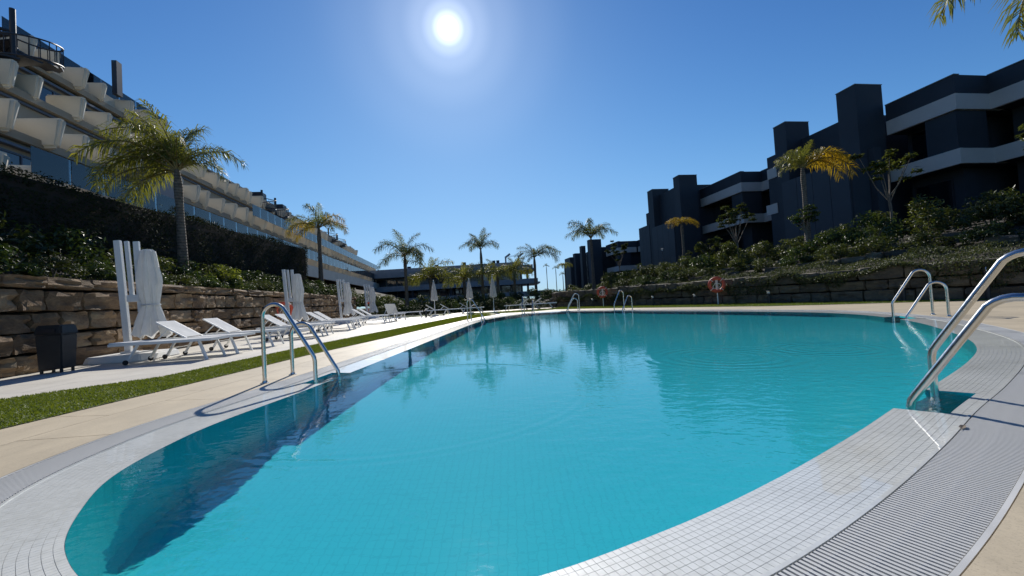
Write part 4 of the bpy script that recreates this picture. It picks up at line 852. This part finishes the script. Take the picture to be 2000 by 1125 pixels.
for a in (46.5, 52, 63): MB().box(-21.5, -19.6, a, a+1.2, 12.6, 13.9).build('stair_head', M['darkmetal'], LB, bevel=.05)
MB().box(-21.5, -21.2, 29.9, 30.35, 15.9, 18.2).build('chimney', M['darkmetal'], LB)
# low spandrel of the last visible storey, towards the far end
MB().box(-14.0, -13.7, 40, 105, 4.2, 5.3).build('garden_wall', M['beige'], LB)
def spiral(lab, v_, u_, z0, z1, a0, turn, r=1.15, first=True):
    root = empty('spiral_staircase', W(v_, u_, z0), TH); tag(root, lab, 'staircase', 'dark spiral stairs on the pale building'); H = z1-z0
    MB().tube([(0, 0, 0), (0, 0, H+1.05)], .11, 14).build('centre_pole', M['darkmetal'], root, True); n = 14; rp = []
    for k in range(n):
        a = rad(a0+turn*k/n); b = rad(a0+turn*(k+1.12)/n); z = H*(k+1)/n
        MB().prism([(.08*math.cos(a), .08*math.sin(a)), (r*math.cos(a), r*math.sin(a)), (r*math.cos((a+b)/2)*1.0, r*math.sin((a+b)/2)), (r*math.cos(b), r*math.sin(b)), (.08*math.cos(b), .08*math.sin(b))], z-.08, z).build('step', M['darkmetal'], root)
        for h in (.0, .5):
            c = rad(a0+turn*(k+h)/n); zz = H*(k+h)/n+.1; MB().tube([(r*math.cos(c), r*math.sin(c), zz), (r*math.cos(c), r*math.sin(c), zz+.95)], .02, 5).build('baluster', M['darkmetal'], root)
    for dz, rr in ((1.05, .038), (.12, .04)): MB().tube([(r*math.cos(rad(a0+turn*t/40)), r*math.sin(rad(a0+turn*t/40)), H*t/40+dz) for t in range(41)], rr, 7).build('handrail', M['darkmetal'], root, True)
spiral('large dark spiral staircase at the top left corner', -19.9, 22.0, 12.2, 14.9, -150, 370, 1.6)
spiral('dark spiral staircase on the lower roof, left of the close pair', -19.4, 46.1, 10.9, 12.9, -120, 300, 1.3)
spiral('dark spiral staircase on the lower roof, right of the close pair', -19.4, 49.4, 10.9, 12.9, -100, 300, 1.3)
spiral('distant dark spiral staircase behind the yellowing palm, left one', -19.4, 69.5, 11.2, 13.1, -120, 300, 1.4)
spiral('distant dark spiral staircase behind the yellowing palm, right one', -19.4, 74.5, 11.2, 13.1, -100, 300, 1.4)

# ------------------------------------------------------------------ dark building with grey balcony bands on the right
def dark_building(lab): 
    o = empty('dark_apartment_building', (0, 0, 0), TH); tag(o, lab, 'building', 'dark apartment buildings on the right'); return o
RB = dark_building('large dark blue grey apartment building with pale balcony bands and towers')
def bx(root, name, mat, v0, v1, u0, u1, z0, z1, bevel=0): return MB().box(v0, v1, u0, u1, z0, z1).build(name, M[mat], root, bevel=bevel)
def wing(root, v0, u0, u1, dz=0, front=True, win=(), v1=44):
    bx(root, 'roof_parapet', 'navy', v0, v1, u0, u1, 10.66+dz, 11.7+dz); bx(root, 'parapet_cap', 'bluegrey', v0-.04, v0+.35, u0-.04, u1, 11.7+dz, 11.74+dz)
    bx(root, 'balcony_band', 'grey_band', v0-.03, v0+.16, u0-.03, u1, 9.77+dz, 10.655+dz); bx(root, 'balcony_band', 'grey_band', v0-.03, v0+.16, u0-.03, u1, 6.75+dz, 7.6+dz)
    for z0, z1 in ((9.78, 10.65), (6.76, 7.59)): bx(root, 'balcony_band', 'grey_band', v0+.165, v0+3.2, u0-.03, u0+.16, z0+dz, z1+dz)
    bx(root, 'floor_slab', 'navy', v0+.17, v1, u0+.17, u1, 9.80+dz, 10.0+dz); bx(root, 'floor_slab', 'navy', v0+.17, v1, u0+.17, u1, 6.78+dz, 7.0+dz)
    bx(root, 'recessed_wall', 'navy', v0+1.5, v1, u0+.9, u1, 1.5+dz, 10.6+dz)
    for (a, b, lvl) in win:
        z0 = 7.62 if lvl == 1 else 4.2; f = bx(root, 'window', 'darkmetal', v0+1.42, v0+1.49, a, b, z0+dz, z0+2.1+dz); MB().box(v0+1.40, v0+1.418, a+.06, b-.06, z0+.06+dz, z0+2.04+dz).build('pane', M['window_dark'], f)
    bx(root, 'corner_wall', 'navy', v0+.12, v0+2.2, u0+.12, u0+1.6, 7.605+dz, 9.765+dz)
def tower(root, v0, v1, u0, u1, z1, z0=1.5): bx(root, 'tower', 'navy', v0, v1, u0, u1, z0, z1); bx(root, 'tower_cap', 'bluegrey', v0-.03, v1+.03, u0-.03, u1+.03, z1, z1+.04)
def panels(root, v0, u0, u1, z1, n, z0=1.5, front=1.4):
    w = (u1-u0)/n
    for k in range(n): bx(root, 'cladding_panel', 'navy_panel', v0, v0+.12, u0+k*w+.015, u0+(k+1)*w-.015, z0, z1)
    bx(root, 'panel_core', 'navy', v0+.125, v0+front, u0+.02, u1-.02, z0, z1-.02); bx(root, 'cladding_panel', 'navy_panel', v0+.13, v0+front-.05, u0-.10, u0+.015, z0, z1)
# nearest part
wing(RB, 30.3, 6, 18.1, 0, win=((8, 10.5, 1), (12, 15, 1), (16, 17.5, 1), (9, 14, 0)))
wing(RB, 28.0, 18.1, 21.66, 0, win=((19.9, 21.4, 1), (19.5, 21.4, 0)))
bx(RB, 'small_window', 'window', 29.35, 29.38, 18.95, 19.55, 8.35, 8.95)  # small pane of plain window glass
bx(RB, 'roof_room', 'grey_band', 34.5, 40, 8, 16.8, 11.6, 13.9, .35)
tower(RB, 25.9, 27.88, 21.68, 22.95, 13.05); bx(RB, 'wall', 'navy', 27.15, 44, 22.95, 27.05, 1.5, 11.7); panels(RB, 25.0, 21.76, 26.9, 8.3, 4)
bx(RB, 'fin', 'navy_panel', 26.45, 26.95, 21.3, 21.67, 1.5, 8.9)
tower(RB, 25.85, 27.88, 27.05, 28.2, 13.05); bx(RB, 'wall', 'navy', 27.75, 44, 28.2, 31.2, 1.5, 11.7)
bx(RB, 'balcony_band', 'grey_band', 27.70, 27.745, 30.2, 31.23, 9.8, 10.66); bx(RB, 'balcony_band', 'grey_band', 27.70, 27.745, 30.4, 31.6, 6.75, 7.6)
# second part
wing(RB, 30.2, 31.25, 34.8, 0, win=((32, 34, 1),)); wing(RB, 28.0, 34.8, 41.2, 0, win=((37, 40, 1), (37, 40.5, 0)))
tower(RB, 24.85, 26.95, 40.05, 41.2, 13.05); bx(RB, 'wall', 'navy', 25.5, 44, 41.2, 45.5, 1.5, 12.3); panels(RB, 24.2, 40.6, 45.4, 8.3, 4, 1.5, 1.28)
tower(RB, 24.68, 26.8, 45.55, 46.85, 13.05); panels(RB, 24.65, 46.9, 49.7, 9.0, 3, 1.0, 2.2); bx(RB, 'wall', 'navy', 27.0, 44, 46.85, 52, 1.0, 11.4)
# distant lower building
DB = dark_building('distant low dark building with two slim towers at the end of the slope')
wing(DB, 31.5, 55, 64.2, -2.3, v1=50); wing(DB, 28.0, 64.2, 69.7, -2.3, win=((65.5, 67, 1), (67.4, 69, 1)), v1=50)
tower(DB, 25.0, 27.2, 69.7, 71.0, 10.65, 0); bx(DB, 'wall', 'navy', 27.5, 48, 71, 79, 0, 9.4); tower(DB, 24.6, 25.4, 73.2, 74.4, 10.0, 0)
tower(DB, 25.2, 27.6, 79.3, 80.8, 9.3, 0); panels(DB, 24.6, 81, 85, 8.75, 3, 0, 2.5)

# ------------------------------------------------------------------ far building behind the palms
FB = empty('far_apartment_building', (0, 75, .55)); tag(FB, 'wide dark flat roofed building behind the palms at the pool end', 'building')
x0, x1 = -27, 3.6
bx(FB, 'core', 'bluegrey', x0, x1-1.5, 3.2, 14, -.5, 6.2)
for z, ext in ((5.55, .9), (2.95, 1.7), (.6, 2.6)):
    bx(FB, 'floor_slab', 'bluegrey', x0, x1+ext, 0, 14, z, z+.28); bx(FB, 'balcony_parapet', 'bluegrey', x0, x1+ext-.4, .02, .2, z+.28, z+.95)
bx(FB, 'roof_parapet', 'bluegrey', x0, x1-1.2, 2.2, 13.5, 5.83, 7.3); bx(FB, 'roof_edge', 'grey_band', x0, x1-1.0, 2.0, 2.19, 5.95, 6.1)
for k in range(15):
    for z in (1.0, 3.35):
        a = x0+1+k*2.0
        if k % 5 == 4: continue
        f = bx(FB, 'window', 'darkmetal', a, a+1.75, 3.05, 3.19, z, z+2.05); MB().box(a+.08, a+1.67, 3.02, 3.045, z+.08, z+1.97).build('pane', M['window'], f)
for k in range(5): bx(FB, 'column', 'navy', x0+1.0+k*7.2, x0+1.4+k*7.2, .5, .9, -.3, 5.5)
for x in (-20.5, -15.0, -9.5, -3.6, -2.8): bx(FB, 'chimney', 'navy', x, x+.6, 5, 5.8, 7.3, 8.1 if x > -10 else 7.9)
for x in (-.9, 1.6):
    MB().bar((x, 3, 7.2), (x, 3, 8.3), .3, .3).build('pergola_post', M['bluegrey'], FB); MB().bar((x-.1, 3, 8.3), (x+.9, 3, 9.0), .35, .35).build('pergola_post', M['bluegrey'], FB)
MB().bar((-.4, 3, 8.55), (2.0, 3, 8.55), .08, .08).build('pergola_beam', M['bluegrey'], FB)
